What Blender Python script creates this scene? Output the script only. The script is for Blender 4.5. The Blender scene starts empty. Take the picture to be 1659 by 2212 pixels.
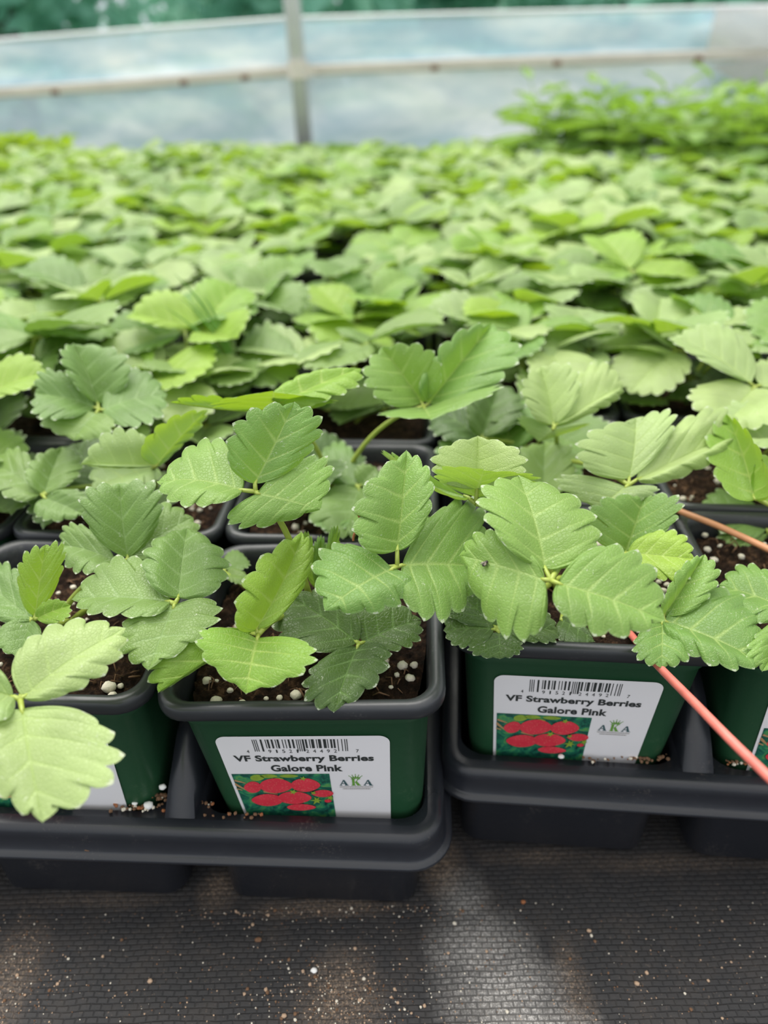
import bpy, bmesh, math, random
from mathutils import Vector, Matrix, Euler

sc = bpy.context.scene
COL = sc.collection
R0 = random.Random(11)

# ------------------------------------------------------------------ camera, world, exposure
W, H = 1659.0, 2212.0
FPX = 1534.0
CAM_Z = 0.272
FZ = -0.015      # ground fabric
PITCH = math.radians(31.4)
ROLL = -0.020
cam_d = bpy.data.cameras.new('camera')
cam = bpy.data.objects.new('camera', cam_d)
COL.objects.link(cam)
cam_d.sensor_fit = 'VERTICAL'
cam_d.sensor_height = 36.0
cam_d.lens = FPX / H * 36.0
cam_d.clip_start = 0.01
cam_d.clip_end = 200.0
CM = (Matrix.Translation((0, 0, CAM_Z)) @ Matrix.Rotation(math.pi / 2 - PITCH, 4, 'X') @ Matrix.Rotation(ROLL, 4, 'Z'))
cam.matrix_world = CM
cam_d.dof.use_dof = True
cam_d.dof.focus_distance = 0.232
cam_d.dof.aperture_fstop = 6.6
sc.camera = cam

sc.view_settings.view_transform = 'Standard'
sc.view_settings.look = 'None'
sc.view_settings.gamma = 1.0
sc.view_settings.use_curve_mapping = False
sc.view_settings.exposure = 0.78
sc.cycles.max_bounces = 7
sc.cycles.diffuse_bounces = 3
sc.cycles.glossy_bounces = 2
sc.cycles.transmission_bounces = 4
sc.cycles.transparent_max_bounces = 8

world = bpy.data.worlds.new('overcast_sky')
sc.world = world
world.use_nodes = True
wn = world.node_tree.nodes
wl = world.node_tree.links
wn.clear()
wo = wn.new('ShaderNodeOutputWorld')
wb = wn.new('ShaderNodeBackground')
wt = wn.new('ShaderNodeTexCoord')
ws = wn.new('ShaderNodeSeparateXYZ')
wr = wn.new('ShaderNodeValToRGB')
wl.new(wt.outputs['Generated'], ws.inputs[0])
wl.new(ws.outputs['Z'], wr.inputs[0])
e = wr.color_ramp.elements
e[0].position = 0.0; e[0].color = (0.46, 0.51, 0.56, 1)
e[1].position = 1.0; e[1].color = (1.2, 1.2, 1.18, 1)
m_ = wr.color_ramp.elements.new(0.35); m_.color = (0.78, 0.81, 0.84, 1)
wl.new(wr.outputs[0], wb.inputs[0])
wb.inputs[1].default_value = 0.86
wl.new(wb.outputs[0], wo.inputs[0])

sun_d = bpy.data.lights.new('sun', 'SUN')
sun_d.energy = 2.4
sun_d.angle = math.radians(50)
sun_d.color = (1.0, 0.97, 0.9)
sun = bpy.data.objects.new('sun', sun_d)
COL.objects.link(sun)
sun.rotation_euler = (math.radians(-22), math.radians(-14), 0)   # high, a little beyond the bed


def ray(px, py):
    v = Vector(((px - W / 2) / FPX, -(py - H / 2) / FPX, -1.0))
    return (CM.to_3x3() @ v)


def at(px, py, z):
    d = ray(px, py)
    k = (z - CAM_Z) / d.z
    return Vector((0, 0, CAM_Z)) + d * k


def at_y(px, py, y):
    d = ray(px, py)
    return Vector((0, 0, CAM_Z)) + d * (y / d.y)


CMI = CM.inverted()


def proj(p):
    q = CMI @ Vector(p)
    if q.z > -0.02:
        return None
    return (W / 2 + q.x / -q.z * FPX, H / 2 - q.y / -q.z * FPX, -q.z)


# ------------------------------------------------------------------ object helpers
def link(name, me, parent=None, loc=None, rot=None):
    o = bpy.data.objects.new(name, me)
    COL.objects.link(o)
    if parent is not None:
        o.parent = parent
    if loc is not None:
        o.location = loc
    if rot is not None:
        o.rotation_euler = rot
    return o


def tag(o, label=None, cat=None, group=None, kind=None):
    if label: o['label'] = label
    if cat: o['category'] = cat
    if group: o['group'] = group
    if kind: o['kind'] = kind
    return o


def copy_obj(o, parent=None):
    c = o.copy()
    COL.objects.link(c)
    c.parent = parent
    return c


class MB:
    """collects verts / faces (with uv and material index) and links them as one mesh"""
    def __init__(self):
        self.v, self.f, self.uv, self.mi = [], [], [], []

    def add(self, verts, faces, uvs=None, mi=0, M=None):
        b = len(self.v)
        self.v += [tuple(M @ Vector(p)) if M is not None else tuple(p) for p in verts]
        for f in faces:
            self.f.append(tuple(i + b for i in f))
            self.uv.append([uvs[i] for i in f] if uvs else None)
            self.mi.append(mi)
        return self

    def mesh(self, name, mats, smooth=True):
        me = bpy.data.meshes.new(name)
        me.from_pydata(self.v, [], self.f)
        for m in (mats if isinstance(mats, (list, tuple)) else [mats]):
            me.materials.append(m)
        me.polygons.foreach_set('material_index', self.mi)
        me.polygons.foreach_set('use_smooth', [smooth] * len(self.f))
        if any(u is not None for u in self.uv):
            lay = me.uv_layers.new(name='uv')
            k = 0
            for u, f in zip(self.uv, self.f):
                for j in range(len(f)):
                    lay.data[k].uv = u[j] if u else (0, 0)
                    k += 1
        me.update()
        return me

    def tube(self, pts, radii, n=8, mi=0, cap=True):
        pts = [Vector(p) for p in pts]
        if not isinstance(radii, (list, tuple)):
            radii = [radii] * len(pts)
        vs, fs = [], []
        prev = None
        for i, p in enumerate(pts):
            t = (pts[min(i + 1, len(pts) - 1)] - pts[max(i - 1, 0)])
            t = t.normalized() if t.length > 1e-9 else Vector((0, 0, 1))
            if prev is None:
                a = Vector((1, 0, 0)) if abs(t.x) < .8 else Vector((0, 1, 0))
                prev = (a - t * a.dot(t)).normalized()
            else:
                prev = (prev - t * prev.dot(t)).normalized()
            b = t.cross(prev)
            for k in range(n):
                an = 2 * math.pi * k / n
                vs.append(p + (prev * math.cos(an) + b * math.sin(an)) * radii[i])
        for i in range(len(pts) - 1):
            for k in range(n):
                fs.append((i * n + k, i * n + (k + 1) % n, (i + 1) * n + (k + 1) % n, (i + 1) * n + k))
        if cap:
            fs.append(tuple(range(n))[::-1])
            fs.append(tuple((len(pts) - 1) * n + k for k in range(n)))
        return self.add(vs, fs, mi=mi)

    def loft(self, rings, mi=0, close_last=False, close_first=False):
        n = len(rings[0])
        vs = [p for r in rings for p in r]
        fs = []
        for i in range(len(rings) - 1):
            for k in range(n):
                fs.append((i * n + k, i * n + (k + 1) % n, (i + 1) * n + (k + 1) % n, (i + 1) * n + k))
        if close_last:
            fs.append(tuple((len(rings) - 1) * n + k for k in range(n)))
        if close_first:
            fs.append(tuple(range(n))[::-1])
        return self.add(vs, fs, mi=mi)

    def blob(self, c, r, rng, n=1, mi=0, rough=.25):
        bm = bmesh.new()
        bmesh.ops.create_icosphere(bm, subdivisions=n, radius=1.0)
        vs = []
        for v in bm.verts:
            k = 1 + rng.uniform(-rough, rough)
            vs.append((c[0] + v.co.x * r[0] * k, c[1] + v.co.y * r[1] * k, c[2] + v.co.z * r[2] * k))
        fs = [tuple(v.index for v in f.verts) for f in bm.faces]
        bm.free()
        return self.add(vs, fs, mi=mi)


def rrect(hx, hy, rad, z, n=6, cx=0.0, cy=0.0):
    """rounded rectangle ring, counter-clockwise"""
    rad = min(rad, hx * .999, hy * .999)
    out = []
    for q, (sx, sy) in enumerate(((1, 1), (-1, 1), (-1, -1), (1, -1))):
        for k in range(n + 1):
            a = math.pi / 2 * (q + k / n)
            out.append((cx + sx * (hx - rad) + rad * math.cos(a), cy + sy * (hy - rad) + rad * math.sin(a), z))
    return out


# ------------------------------------------------------------------ materials
def mat_new(name):
    m = bpy.data.materials.new(name)
    m.use_nodes = True
    nt = m.node_tree
    nt.nodes.clear()
    out = nt.nodes.new('ShaderNodeOutputMaterial')
    return m, nt, out


class NB:
    def __init__(self, nt):
        self.nt = nt

    def n(self, typ, **kw):
        x = self.nt.nodes.new(typ)
        for k, v in kw.items():
            setattr(x, k, v)
        return x

    def val(self, sock, v):
        if hasattr(v, 'node'):
            self.nt.links.new(v, sock)
        elif v is not None:
            sock.default_value = v

    def math(self, op, a, b=None, c=None, clamp=False):
        x = self.n('ShaderNodeMath', operation=op, use_clamp=clamp)
        self.val(x.inputs[0], a); self.val(x.inputs[1], b)
        if c is not None: self.val(x.inputs[2], c)
        return x.outputs[0]

    def mix(self, f, a, b):
        x = self.n('ShaderNodeMix', data_type='RGBA')
        self.val(x.inputs[0], f); self.val(x.inputs[6], a); self.val(x.inputs[7], b)
        return x.outputs[2]

    def ramp(self, f, *stops):
        x = self.n('ShaderNodeValToRGB')
        self.val(x.inputs[0], f)
        el = x.color_ramp.elements
        while len(el) < len(stops): el.new(0.5)
        for q, (p, c) in zip(el, stops):
            q.position = p
            q.color = c if len(c) == 4 else (*c, 1)
        return x.outputs[0]

    def noise(self, scale, detail=3, vec=None, rough=.5, dist=0.0):
        x = self.n('ShaderNodeTexNoise')
        x.inputs['Scale'].default_value = scale
        x.inputs['Detail'].default_value = detail
        x.inputs['Roughness'].default_value = rough
        x.inputs['Distortion'].default_value = dist
        if vec is not None: self.val(x.inputs['Vector'], vec)
        return x.outputs[0]

    def voronoi(self, scale, vec=None, feature='F1', rnd=1.0):
        x = self.n('ShaderNodeTexVoronoi', feature=feature)
        x.inputs['Scale'].default_value = scale
        x.inputs['Randomness'].default_value = rnd
        if vec is not None: self.val(x.inputs['Vector'], vec)
        return x.outputs['Distance']

    def bump(self, h, strength=.5, dist=.001):
        x = self.n('ShaderNodeBump')
        x.inputs['Strength'].default_value = strength
        x.inputs['Distance'].default_value = dist
        self.val(x.inputs['Height'], h)
        return x.outputs[0]

    def principled(self, col, rough=.5, normal=None, spec=.5, **kw):
        x = self.n('ShaderNodeBsdfPrincipled')
        self.val(x.inputs['Base Color'], col if hasattr(col, 'node') or len(col) == 4 else (*col, 1))
        self.val(x.inputs['Roughness'], rough)
        x.inputs['Specular IOR Level'].default_value = spec
        for k, v in kw.items():
            self.val(x.inputs[k], v)
        if normal is not None: self.val(x.inputs['Normal'], normal)
        return x.outputs[0]


def obj_coord(b):
    return b.n('ShaderNodeTexCoord').outputs['Object']


def leaf_material(name, top, under, vein, trans_col, trans=.32, rough=.42, var=.12, flecks=1.0):
    m, nt, out = mat_new(name)
    b = NB(nt)
    uv = b.n('ShaderNodeUVMap', uv_map='uv').outputs[0]
    sp = b.n('ShaderNodeSeparateXYZ'); nt.links.new(uv, sp.inputs[0])
    p, t = sp.outputs[0], sp.outputs[1]
    oc = obj_coord(b)
    d = b.math('ABSOLUTE', b.math('SUBTRACT', b.math('FRACT', p), 0.5))
    wob = b.math('MULTIPLY', b.math('SUBTRACT', b.noise(400, 2, oc), .5), .05)
    d = b.math('ABSOLUTE', b.math('ADD', d, wob))
    thr = b.math('DIVIDE', .036, b.math('ADD', b.math('MULTIPLY', t, .75), .2))
    lat = b.math('SUBTRACT', 1.0, b.math('DIVIDE', d, thr), clamp=True)
    lat = b.math('MULTIPLY', lat, b.math('SUBTRACT', 1.15, t, clamp=True))
    midr = b.math('SUBTRACT', 1.0, b.math('DIVIDE', t, 0.045), clamp=True)
    vmask = b.math('MAXIMUM', b.math('MULTIPLY', lat, .95), midr)
    # fine net of small veins
    net = b.voronoi(850, oc, 'DISTANCE_TO_EDGE')
    netm = b.math('SUBTRACT', 1.0, b.math('MULTIPLY', net, 7.0), clamp=True)
    oi = b.n('ShaderNodeObjectInfo').outputs['Random']
    big = b.noise(55, 2, oc)
    v = b.math('ADD', b.math('MULTIPLY', b.math('SUBTRACT', oi, .5), 2 * var), b.math('MULTIPLY', b.math('SUBTRACT', big, .5), .8))
    hsv = b.n('ShaderNodeHueSaturation')
    b.val(hsv.inputs['Hue'], b.math('ADD', .502, b.math('MULTIPLY', oi, -.022)))
    b.val(hsv.inputs['Value'], b.math('ADD', 1.0, v))
    hsv.inputs['Color'].default_value = (*top, 1)
    col = b.mix(b.math('MULTIPLY', netm, .17), hsv.outputs[0], (*vein, 1))
    col = b.mix(b.math('MULTIPLY', vmask, .8), col, (*vein, 1))
    geo = b.n('ShaderNodeNewGeometry')
    col = b.mix(geo.outputs['Backfacing'], col, b.mix(vmask, (*under, 1), (*vein, 1)))
    # pale tooth tips and dried spray flecks
    tipm = b.math('MULTIPLY', b.math('GREATER_THAN', t, .955), b.math('LESS_THAN', b.math('ABSOLUTE', b.math('SUBTRACT', b.math('FRACT', p), .5)), .09))
    fl = b.noise(900, 3, oc, .6, 1.5)
    flm = b.math('MULTIPLY', b.math('SUBTRACT', fl, .635, clamp=True), 14.0, clamp=True)
    flm = b.math('MULTIPLY', flm, b.math('GREATER_THAN', b.noise(130, 2, oc), .55))
    flm = b.math('MULTIPLY', flm, .75 * flecks)
    edge = b.math('MULTIPLY', b.math('SUBTRACT', t, .93, clamp=True), b.math('MULTIPLY', b.noise(500, 2, oc), 7.0), clamp=True)
    col = b.mix(b.math('MAXIMUM', b.math('MAXIMUM', b.math('MULTIPLY', tipm, .7), flm), b.math('MULTIPLY', edge, .5)), col, (.62, .66, .52, 1))
    hgt = b.math('SUBTRACT', b.math('MULTIPLY', b.math('MINIMUM', net, .12), 5.0), b.math('MULTIPLY', vmask, .9))
    nrm = b.bump(hgt, .40, .0004)
    pr = b.principled(col, rough, nrm, .5)
    pr.node.inputs['Sheen Weight'].default_value = .05
    tr = b.n('ShaderNodeBsdfTranslucent')
    tc = b.mix(b.math('MULTIPLY', vmask, .5), (*trans_col, 1), (*vein, 1))
    nt.links.new(tc, tr.inputs[0]); nt.links.new(nrm, tr.inputs['Normal'])
    mx = b.n('ShaderNodeMixShader'); mx.inputs[0].default_value = trans
    nt.links.new(pr, mx.inputs[1]); nt.links.new(tr.outputs[0], mx.inputs[2])
    nt.links.new(mx.outputs[0], out.inputs[0])
    return m


M_LEAF = leaf_material('leaf_green', (.160, .318, .060), (.24, .40, .12), (.36, .50, .14), (.30, .50, .03))
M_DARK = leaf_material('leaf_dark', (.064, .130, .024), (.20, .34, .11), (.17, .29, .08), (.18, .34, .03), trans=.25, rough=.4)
M_BRIGHT = leaf_material('leaf_young', (.23, .42, .045), (.28, .46, .08), (.44, .58, .14), (.38, .58, .02), trans=.34, flecks=.4)
M_GREY = leaf_material('leaf_mature', (.165, .290, .066), (.24, .37, .15), (.27, .40, .15), (.24, .42, .05), trans=.28, rough=.42)
M_PALE = leaf_material('leaf_pale', (.335, .475, .175), (.29, .47, .13), (.42, .56, .18), (.38, .58, .04), trans=.34)


def simple(name, col, rough=.5, spec=.5, nscale=None, namp=.3, bump=0.0, bdist=.0005, **kw):
    m, nt, out = mat_new(name)
    b = NB(nt)
    oc = obj_coord(b)
    c = (*col, 1)
    nrm = None
    if nscale:
        nz = b.noise(nscale, 4, oc, .6)
        c = b.mix(nz, tuple(x * (1 - namp) for x in col) + (1,), tuple(min(1, x * (1 + namp)) for x in col) + (1,))
        if bump: nrm = b.bump(nz, bump, bdist)
    s = b.principled(c, rough, nrm, spec, **kw)
    nt.links.new(s, out.inputs[0])
    return m


M_PETIOLE = simple('petiole', (.30, .37, .06), .45, nscale=300, namp=.2)
M_STEM = simple('seedling_stem', (.25, .36, .08), .5, nscale=200, namp=.25)
M_RUNNER = simple('red_runner', (.62, .16, .125), .42, nscale=180, namp=.45)
M_RUNNER2 = simple('orange_runner', (.58, .26, .13), .45, nscale=180, namp=.3)
M_BARK = simple('bark', (.10, .07, .05), .9, nscale=20, namp=.5)
M_STEEL = simple('galvanized_steel', (.58, .58, .59), .5, nscale=30, namp=.12, Metallic=.2)
M_INK = simple('black_ink', (.03, .035, .035), .5)
M_FLY = simple('fly_body', (.03, .022, .02), .4)
M_WING = simple('fly_wing', (.16, .13, .11), .3)
M_FIBER = simple('dry_fiber', (.28, .10, .035), .7, nscale=900, namp=.4)
M_PERLITE = simple('perlite', (.66, .60, .50), .85, nscale=900, namp=.25, bump=.6)
M_CRUMB = simple('crumbs', (.16, .085, .045), .9, nscale=500, namp=.6)


def dusty_plastic(name, col, rough, dust=(.20, .17, .14), amt=.5, spec=.5):
    """moulded plastic with scuffs and stuck-on soil dust"""
    m, nt, out = mat_new(name)
    b = NB(nt)
    oc = obj_coord(b)
    big = b.noise(45, 4, oc, .65)
    fine = b.noise(900, 3, oc, .7)
    mask = b.math('MULTIPLY', b.math('SUBTRACT', b.math('ADD', b.math('MULTIPLY', big, .6), b.math('MULTIPLY', fine, .55)), .67, clamp=True), 5.0, clamp=True)
    c = b.mix(b.math('MULTIPLY', mask, amt), (*col, 1), (*dust, 1))
    rg = b.math('ADD', rough, b.math('MULTIPLY', b.math('SUBTRACT', big, .4), .35))
    s = b.principled(c, rg, b.bump(b.noise(240, 2, oc), .08, .001), spec)
    nt.links.new(s, out.inputs[0])
    return m


M_POT = dusty_plastic('green_pot_plastic', (.017, .070, .030), .34, (.10, .16, .09), .45)
M_RIM = dusty_plastic('black_rim_plastic', (.025, .027, .031), .32, (.22, .21, .19), .45)
M_TRAY = dusty_plastic('black_tray_plastic', (.015, .0165, .022), .30, (.16, .14, .12), .5)

# soil
m, nt, out = mat_new('potting_soil'); b = NB(nt); oc = obj_coord(b)
n1 = b.noise(260, 6, oc, .75)
n2 = b.noise(60, 3, oc)
c = b.ramp(b.math('ADD', b.math('MULTIPLY', n1, .8), b.math('MULTIPLY', n2, .2)), (.38, (.006, .004, .003)), (.52, (.030, .016, .010)), (.64, (.12, .066, .036)), (.77, (.22, .135, .08)))
nt.links.new(b.principled(c, .95, b.bump(n1, 1.0, .003), .15), out.inputs[0])
M_SOIL = m

# woven ground fabric with soil dust and a pale pool of light painted into the colour
m, nt, out = mat_new('woven_ground_fabric'); b = NB(nt); oc = obj_coord(b)
br = b.n('ShaderNodeTexBrick')
br.offset = .5
br.inputs['Scale'].default_value = 1.0
br.inputs['Brick Width'].default_value = .0042
br.inputs['Row Height'].default_value = .0021
br.inputs['Mortar Size'].default_value = .00045
br.inputs['Mortar Smooth'].default_value = .9
br.inputs['Color1'].default_value = (.9, .9, .9, 1); br.inputs['Color2'].default_value = (.55, .55, .55, 1); br.inputs['Mortar'].default_value = (0, 0, 0, 1)
nz = b.n('ShaderNodeTexNoise'); nz.inputs['Scale'].default_value = 60; nt.links.new(oc, nz.inputs['Vector'])
vm = b.n('ShaderNodeVectorMath', operation='MULTIPLY_ADD'); nt.links.new(nz.outputs['Color'], vm.inputs[0])
vm.inputs[1].default_value = (.0024, .0020, 0); nt.links.new(oc, vm.inputs[2])
nt.links.new(vm.outputs[0], br.inputs['Vector'])
weave = br.outputs['Color']
wv = b.n('ShaderNodeRGBToBW'); nt.links.new(weave, wv.inputs[0]); wv = wv.outputs[0]
sx = b.n('ShaderNodeSeparateXYZ'); nt.links.new(oc, sx.inputs[0])
X, Y = sx.outputs[0], sx.outputs[1]
grain = b.noise(1500, 3, oc, .75)
fib = b.mix(wv, (.015, .0145, .0155, 1), (.033, .0315, .033, 1))
fib = b.mix(b.math('MULTIPLY', b.math('SUBTRACT', b.noise(70, 4, oc, .7), .45, clamp=True), 1.3, clamp=True), fib, (.062, .050, .042, 1))


def blobmask(cx, cy, rx, ry, soft):
    u = b.math('DIVIDE', b.math('SUBTRACT', X, cx), rx)
    v = b.math('DIVIDE', b.math('SUBTRACT', Y, cy), ry)
    d = b.math('SQRT', b.math('ADD', b.math('MULTIPLY', u, u), b.math('MULTIPLY', v, v)))
    d = b.math('ADD', d, b.math('MULTIPLY', b.math('SUBTRACT', b.noise(50, 4, oc, .6), .5), .9))
    return b.math('DIVIDE', b.math('SUBTRACT', 1.0, d), soft, clamp=True)


# brown dust gathered along the tray fronts and in drifts
dust = None
for (px, py, rx, ry, sf, k) in ((955, 1872, .012, .016, .8, 1.0), (470, 1925, .011, .012, .7, .8), (710, 1960, .034, .0055, .8, .75), (200, 1945, .04, .005, .8, .35),
                                (730, 2160, .020, .022, .8, .75), (10, 2130, .016, .030, .8, .6), (1160, 1850, .03, .005, .8, .4), (1450, 1865, .05, .006, .8, .4), (1240, 2140, .008, .024, .9, .6)):
    w_ = at(px, py, FZ)
    q = b.math('MULTIPLY', blobmask(w_.x, w_.y, rx, ry, sf), k)
    dust = q if dust is None else b.math('MAXIMUM', dust, q)
speck = b.math('MULTIPLY', b.math('SUBTRACT', grain, .50, clamp=True), 9.0, clamp=True)
loose = b.math('MULTIPLY', b.math('SUBTRACT', b.noise(900, 2, oc, .6), .67, clamp=True), 9.0, clamp=True)
dustm = b.math('MAXIMUM', b.math('MULTIPLY', dust, b.math('ADD', .16, b.math('MULTIPLY', speck, .95)), clamp=True), b.math('MULTIPLY', loose, .55))
c = b.mix(dustm, fib, b.mix(b.noise(500, 2, oc), (.13, .085, .055, 1), (.42, .31, .22, 1)))
painted_light = None  # bright patch of light on the fabric, painted in as a pale tone
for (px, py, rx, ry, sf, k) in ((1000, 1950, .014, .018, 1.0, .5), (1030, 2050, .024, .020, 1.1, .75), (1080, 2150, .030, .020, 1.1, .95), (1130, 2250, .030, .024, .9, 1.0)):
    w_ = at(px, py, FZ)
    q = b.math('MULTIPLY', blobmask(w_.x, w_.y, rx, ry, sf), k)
    painted_light = q if painted_light is None else b.math('MAXIMUM', painted_light, q)
lit_patchm = b.math('MULTIPLY', painted_light, b.math('ADD', .20, b.math('MULTIPLY', b.math('MULTIPLY', wv, b.math('ADD', .35, b.math('MULTIPLY', speck, 1.4))), .8)), clamp=True)
c = b.mix(lit_patchm, c, (.62, .59, .56, 1))
hh = b.math('ADD', wv, b.math('MULTIPLY', grain, .5))
nt.links.new(b.principled(c, .62, b.bump(hh, .55, .0006), .4), out.inputs[0])
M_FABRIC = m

# label stock and print
M_LABEL = simple('label_paper', (.80, .78, .80), .38, nscale=120, namp=.025)
M_GREENINK = simple('green_ink', (.14, .33, .05), .5)
M_TEALINK = simple('dark_teal_ink', (.05, .11, .12), .5)
M_GREYINK = simple('grey_ink', (.40, .38, .36), .5)
m, nt, out = mat_new('printed_foliage'); b = NB(nt); oc = obj_coord(b)
nz = b.noise(230, 4, oc, .6, 1.0)
c = b.ramp(nz, (.34, (.008, .035, .032)), (.47, (.012, .11, .075)), (.58, (.03, .22, .10)), (.72, (.14, .32, .07)))
nt.links.new(b.principled(c, .38, None, .4), out.inputs[0]); M_PRINTLEAF = m
m, nt, out = mat_new('printed_berry'); b = NB(nt); oc = obj_coord(b)
vz = b.voronoi(1100, oc)
c = b.mix(b.math('MULTIPLY', b.math('LESS_THAN', vz, .3), .35), b.mix(b.noise(160, 3, oc), (.55, .020, .040, 1), (.78, .06, .09, 1)), (.72, .20, .16, 1))
nt.links.new(b.principled(c, .38, None, .4), out.inputs[0]); M_PRINTBERRY = m
M_PRINTLIME = simple('printed_lime', (.24, .36, .04), .4, nscale=400, namp=.5)
M_PRINTTAN = simple('printed_tan', (.42, .24, .11), .4, nscale=400, namp=.4)


# clear plastic greenhouse film: hazy, wrinkled, streaked
def film_material(name, tint, haze, streak_scale, white):
    m, nt, out = mat_new(name); b = NB(nt); oc = obj_coord(b)
    mp = b.n('ShaderNodeMapping'); mp.inputs['Scale'].default_value = (1.0, 1.0, 3.2); nt.links.new(oc, mp.inputs[0])
    s = b.noise(streak_scale, 4, mp.outputs[0], .55, .8)
    s2 = b.noise(streak_scale * 3, 3, mp.outputs[0], .6)
    k = b.math('ADD', b.math('MULTIPLY', s, .75), b.math('MULTIPLY', s2, .25))
    k = b.math('MULTIPLY', b.math('SUBTRACT', k, .42, clamp=True), 4.0, clamp=True)
    col = b.mix(k, (*tint, 1), (*white, 1))
    dif = b.n('ShaderNodeBsdfDiffuse'); nt.links.new(col, dif.inputs[0])
    trl = b.n('ShaderNodeBsdfTranslucent'); nt.links.new(col, trl.inputs[0])
    a = b.n('ShaderNodeMixShader'); a.inputs[0].default_value = .55
    nt.links.new(dif.outputs[0], a.inputs[1]); nt.links.new(trl.outputs[0], a.inputs[2])
    tp = b.n('ShaderNodeBsdfTransparent'); tp.inputs[0].default_value = (.84, .93, .97, 1)
    c = b.n('ShaderNodeMixShader')
    b.val(c.inputs[0], b.math('ADD', haze, b.math('MULTIPLY', k, .30), clamp=True))
    nt.links.new(tp.outputs[0], c.inputs[1]); nt.links.new(a.outputs[0], c.inputs[2])
    gl = b.n('ShaderNodeBsdfGlossy'); gl.inputs['Roughness'].default_value = .18
    nt.links.new(b.bump(s, .4, .02), gl.inputs['Normal'])
    d = b.n('ShaderNodeMixShader'); d.inputs[0].default_value = .10
    nt.links.new(c.outputs[0], d.inputs[1]); nt.links.new(gl.outputs[0], d.inputs[2])
    nt.links.new(d.outputs[0], out.inputs[0])
    return m


M_FILM_UP = film_material('clear_film_upper', (.58, .80, .98), .68, 3.0, (1.0, 1.0, 1.0))
M_FILM_LOW = film_material('clear_film_lower', (.55, .68, .80), .74, 2.4, (1.0, .98, .98))
M_FILM_PATCH = film_material('film_patch', (.66, .58, .53), .72, 4.0, (.80, .76, .72))
M_HEM = simple('white_hem', (.78, .80, .82), .5)
M_RAIL = simple('weathered_rail', (.66, .60, .54), .6, nscale=14, namp=.22)
M_RUST = simple('rust_stain', (.20, .11, .06), .8)
M_LAWN = simple('lawn', (.06, .12, .05), .9, nscale=4, namp=.5)
m, nt, out = mat_new('tree_leaves'); b = NB(nt)
oi = b.n('ShaderNodeObjectInfo').outputs['Random']; oc = obj_coord(b)
c = b.mix(b.noise(1.6, 3, oc), (.17, .44, .38, 1), (.38, .70, .54, 1))
p_ = b.principled(c, .6, None, .3)
t_ = b.n('ShaderNodeBsdfTranslucent'); t_.inputs[0].default_value = (.42, .75, .58, 1)
x_ = b.n('ShaderNodeMixShader'); x_.inputs[0].default_value = .5
nt.links.new(p_, x_.inputs[1]); nt.links.new(t_.outputs[0], x_.inputs[2]); nt.links.new(x_.outputs[0], out.inputs[0]); M_TREE = m
M_SEEDLEAF = leaf_material('seedling_leaf', (.20, .37, .08), (.30, .46, .14), (.28, .42, .12), (.30, .50, .04), trans=.35, flecks=0)
M_LIMELEAF = leaf_material('lime_leaf', (.25, .42, .03), (.32, .5, .08), (.38, .5, .1), (.45, .62, .02), trans=.35, flecks=0)
M_GRASS = simple('grass_blade', (.14, .30, .05), .5, nscale=60, namp=.25)

# ------------------------------------------------------------------ the setting
def quad_sheet(x0, x1, z0, z1, y, nx, nz, fy):
    mb = MB()
    vs, fs = [], []
    for j in range(nz + 1):
        for i in range(nx + 1):
            x = x0 + (x1 - x0) * i / nx
            za, zb = (z0(x) if callable(z0) else z0), (z1(x) if callable(z1) else z1)
            z = za + (zb - za) * j / nz
            vs.append((x, y + fy(x, z, j / nz), z))
    for j in range(nz):
        for i in range(nx):
            a = j * (nx + 1) + i
            fs.append((a, a + 1, a + nx + 2, a + nx + 1))
    return mb.add(vs, fs)


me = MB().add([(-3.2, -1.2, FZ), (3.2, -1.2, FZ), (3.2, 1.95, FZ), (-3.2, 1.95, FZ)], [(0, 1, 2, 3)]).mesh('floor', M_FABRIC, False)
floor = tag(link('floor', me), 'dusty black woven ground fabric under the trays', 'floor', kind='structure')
me = MB().add([(-40, 1.95, -.06), (40, 1.95, -.06), (40, 60, -.06), (-40, 60, -.06)], [(0, 1, 2, 3)]).mesh('ground_outside', M_LAWN, False)
tag(link('ground_outside', me), 'grass outside the greenhouse', 'ground', kind='structure')

WY = 1.86     # distance of the plastic side wall


def prof(*pts):
    """piecewise linear height along x, from (pixel x, pixel y) on the wall"""
    q = []
    for px, py in pts:
        w = at_y(px, py, WY)
        q.append((w.x, w.z))

    def f(x):
        if x <= q[0][0]:
            (xa, za), (xb, zb) = q[0], q[1]
        elif x >= q[-1][0]:
            (xa, za), (xb, zb) = q[-2], q[-1]
        else:
            for k in range(len(q) - 1):
                if q[k][0] <= x <= q[k + 1][0]:
                    (xa, za), (xb, zb) = q[k], q[k + 1]
                    break
        return za + (zb - za) * (x - xa) / (xb - xa)
    return f


TOP = prof((-60, 92), (320, 62), (620, 40), (1100, 27), (1659, 14))
RAIL = prof((-60, 208), (300, 184), (640, 156), (1100, 138), (1659, 119))


def wrinkle(x, z, k):
    return (.010 * math.sin(x * 5.3 + z * 9) + .006 * math.sin(x * 13 - z * 31 + 1.3) + .012 * math.sin(z * 17 + x * 2.1)) * math.sin(math.pi * min(1, max(0, k)))


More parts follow.
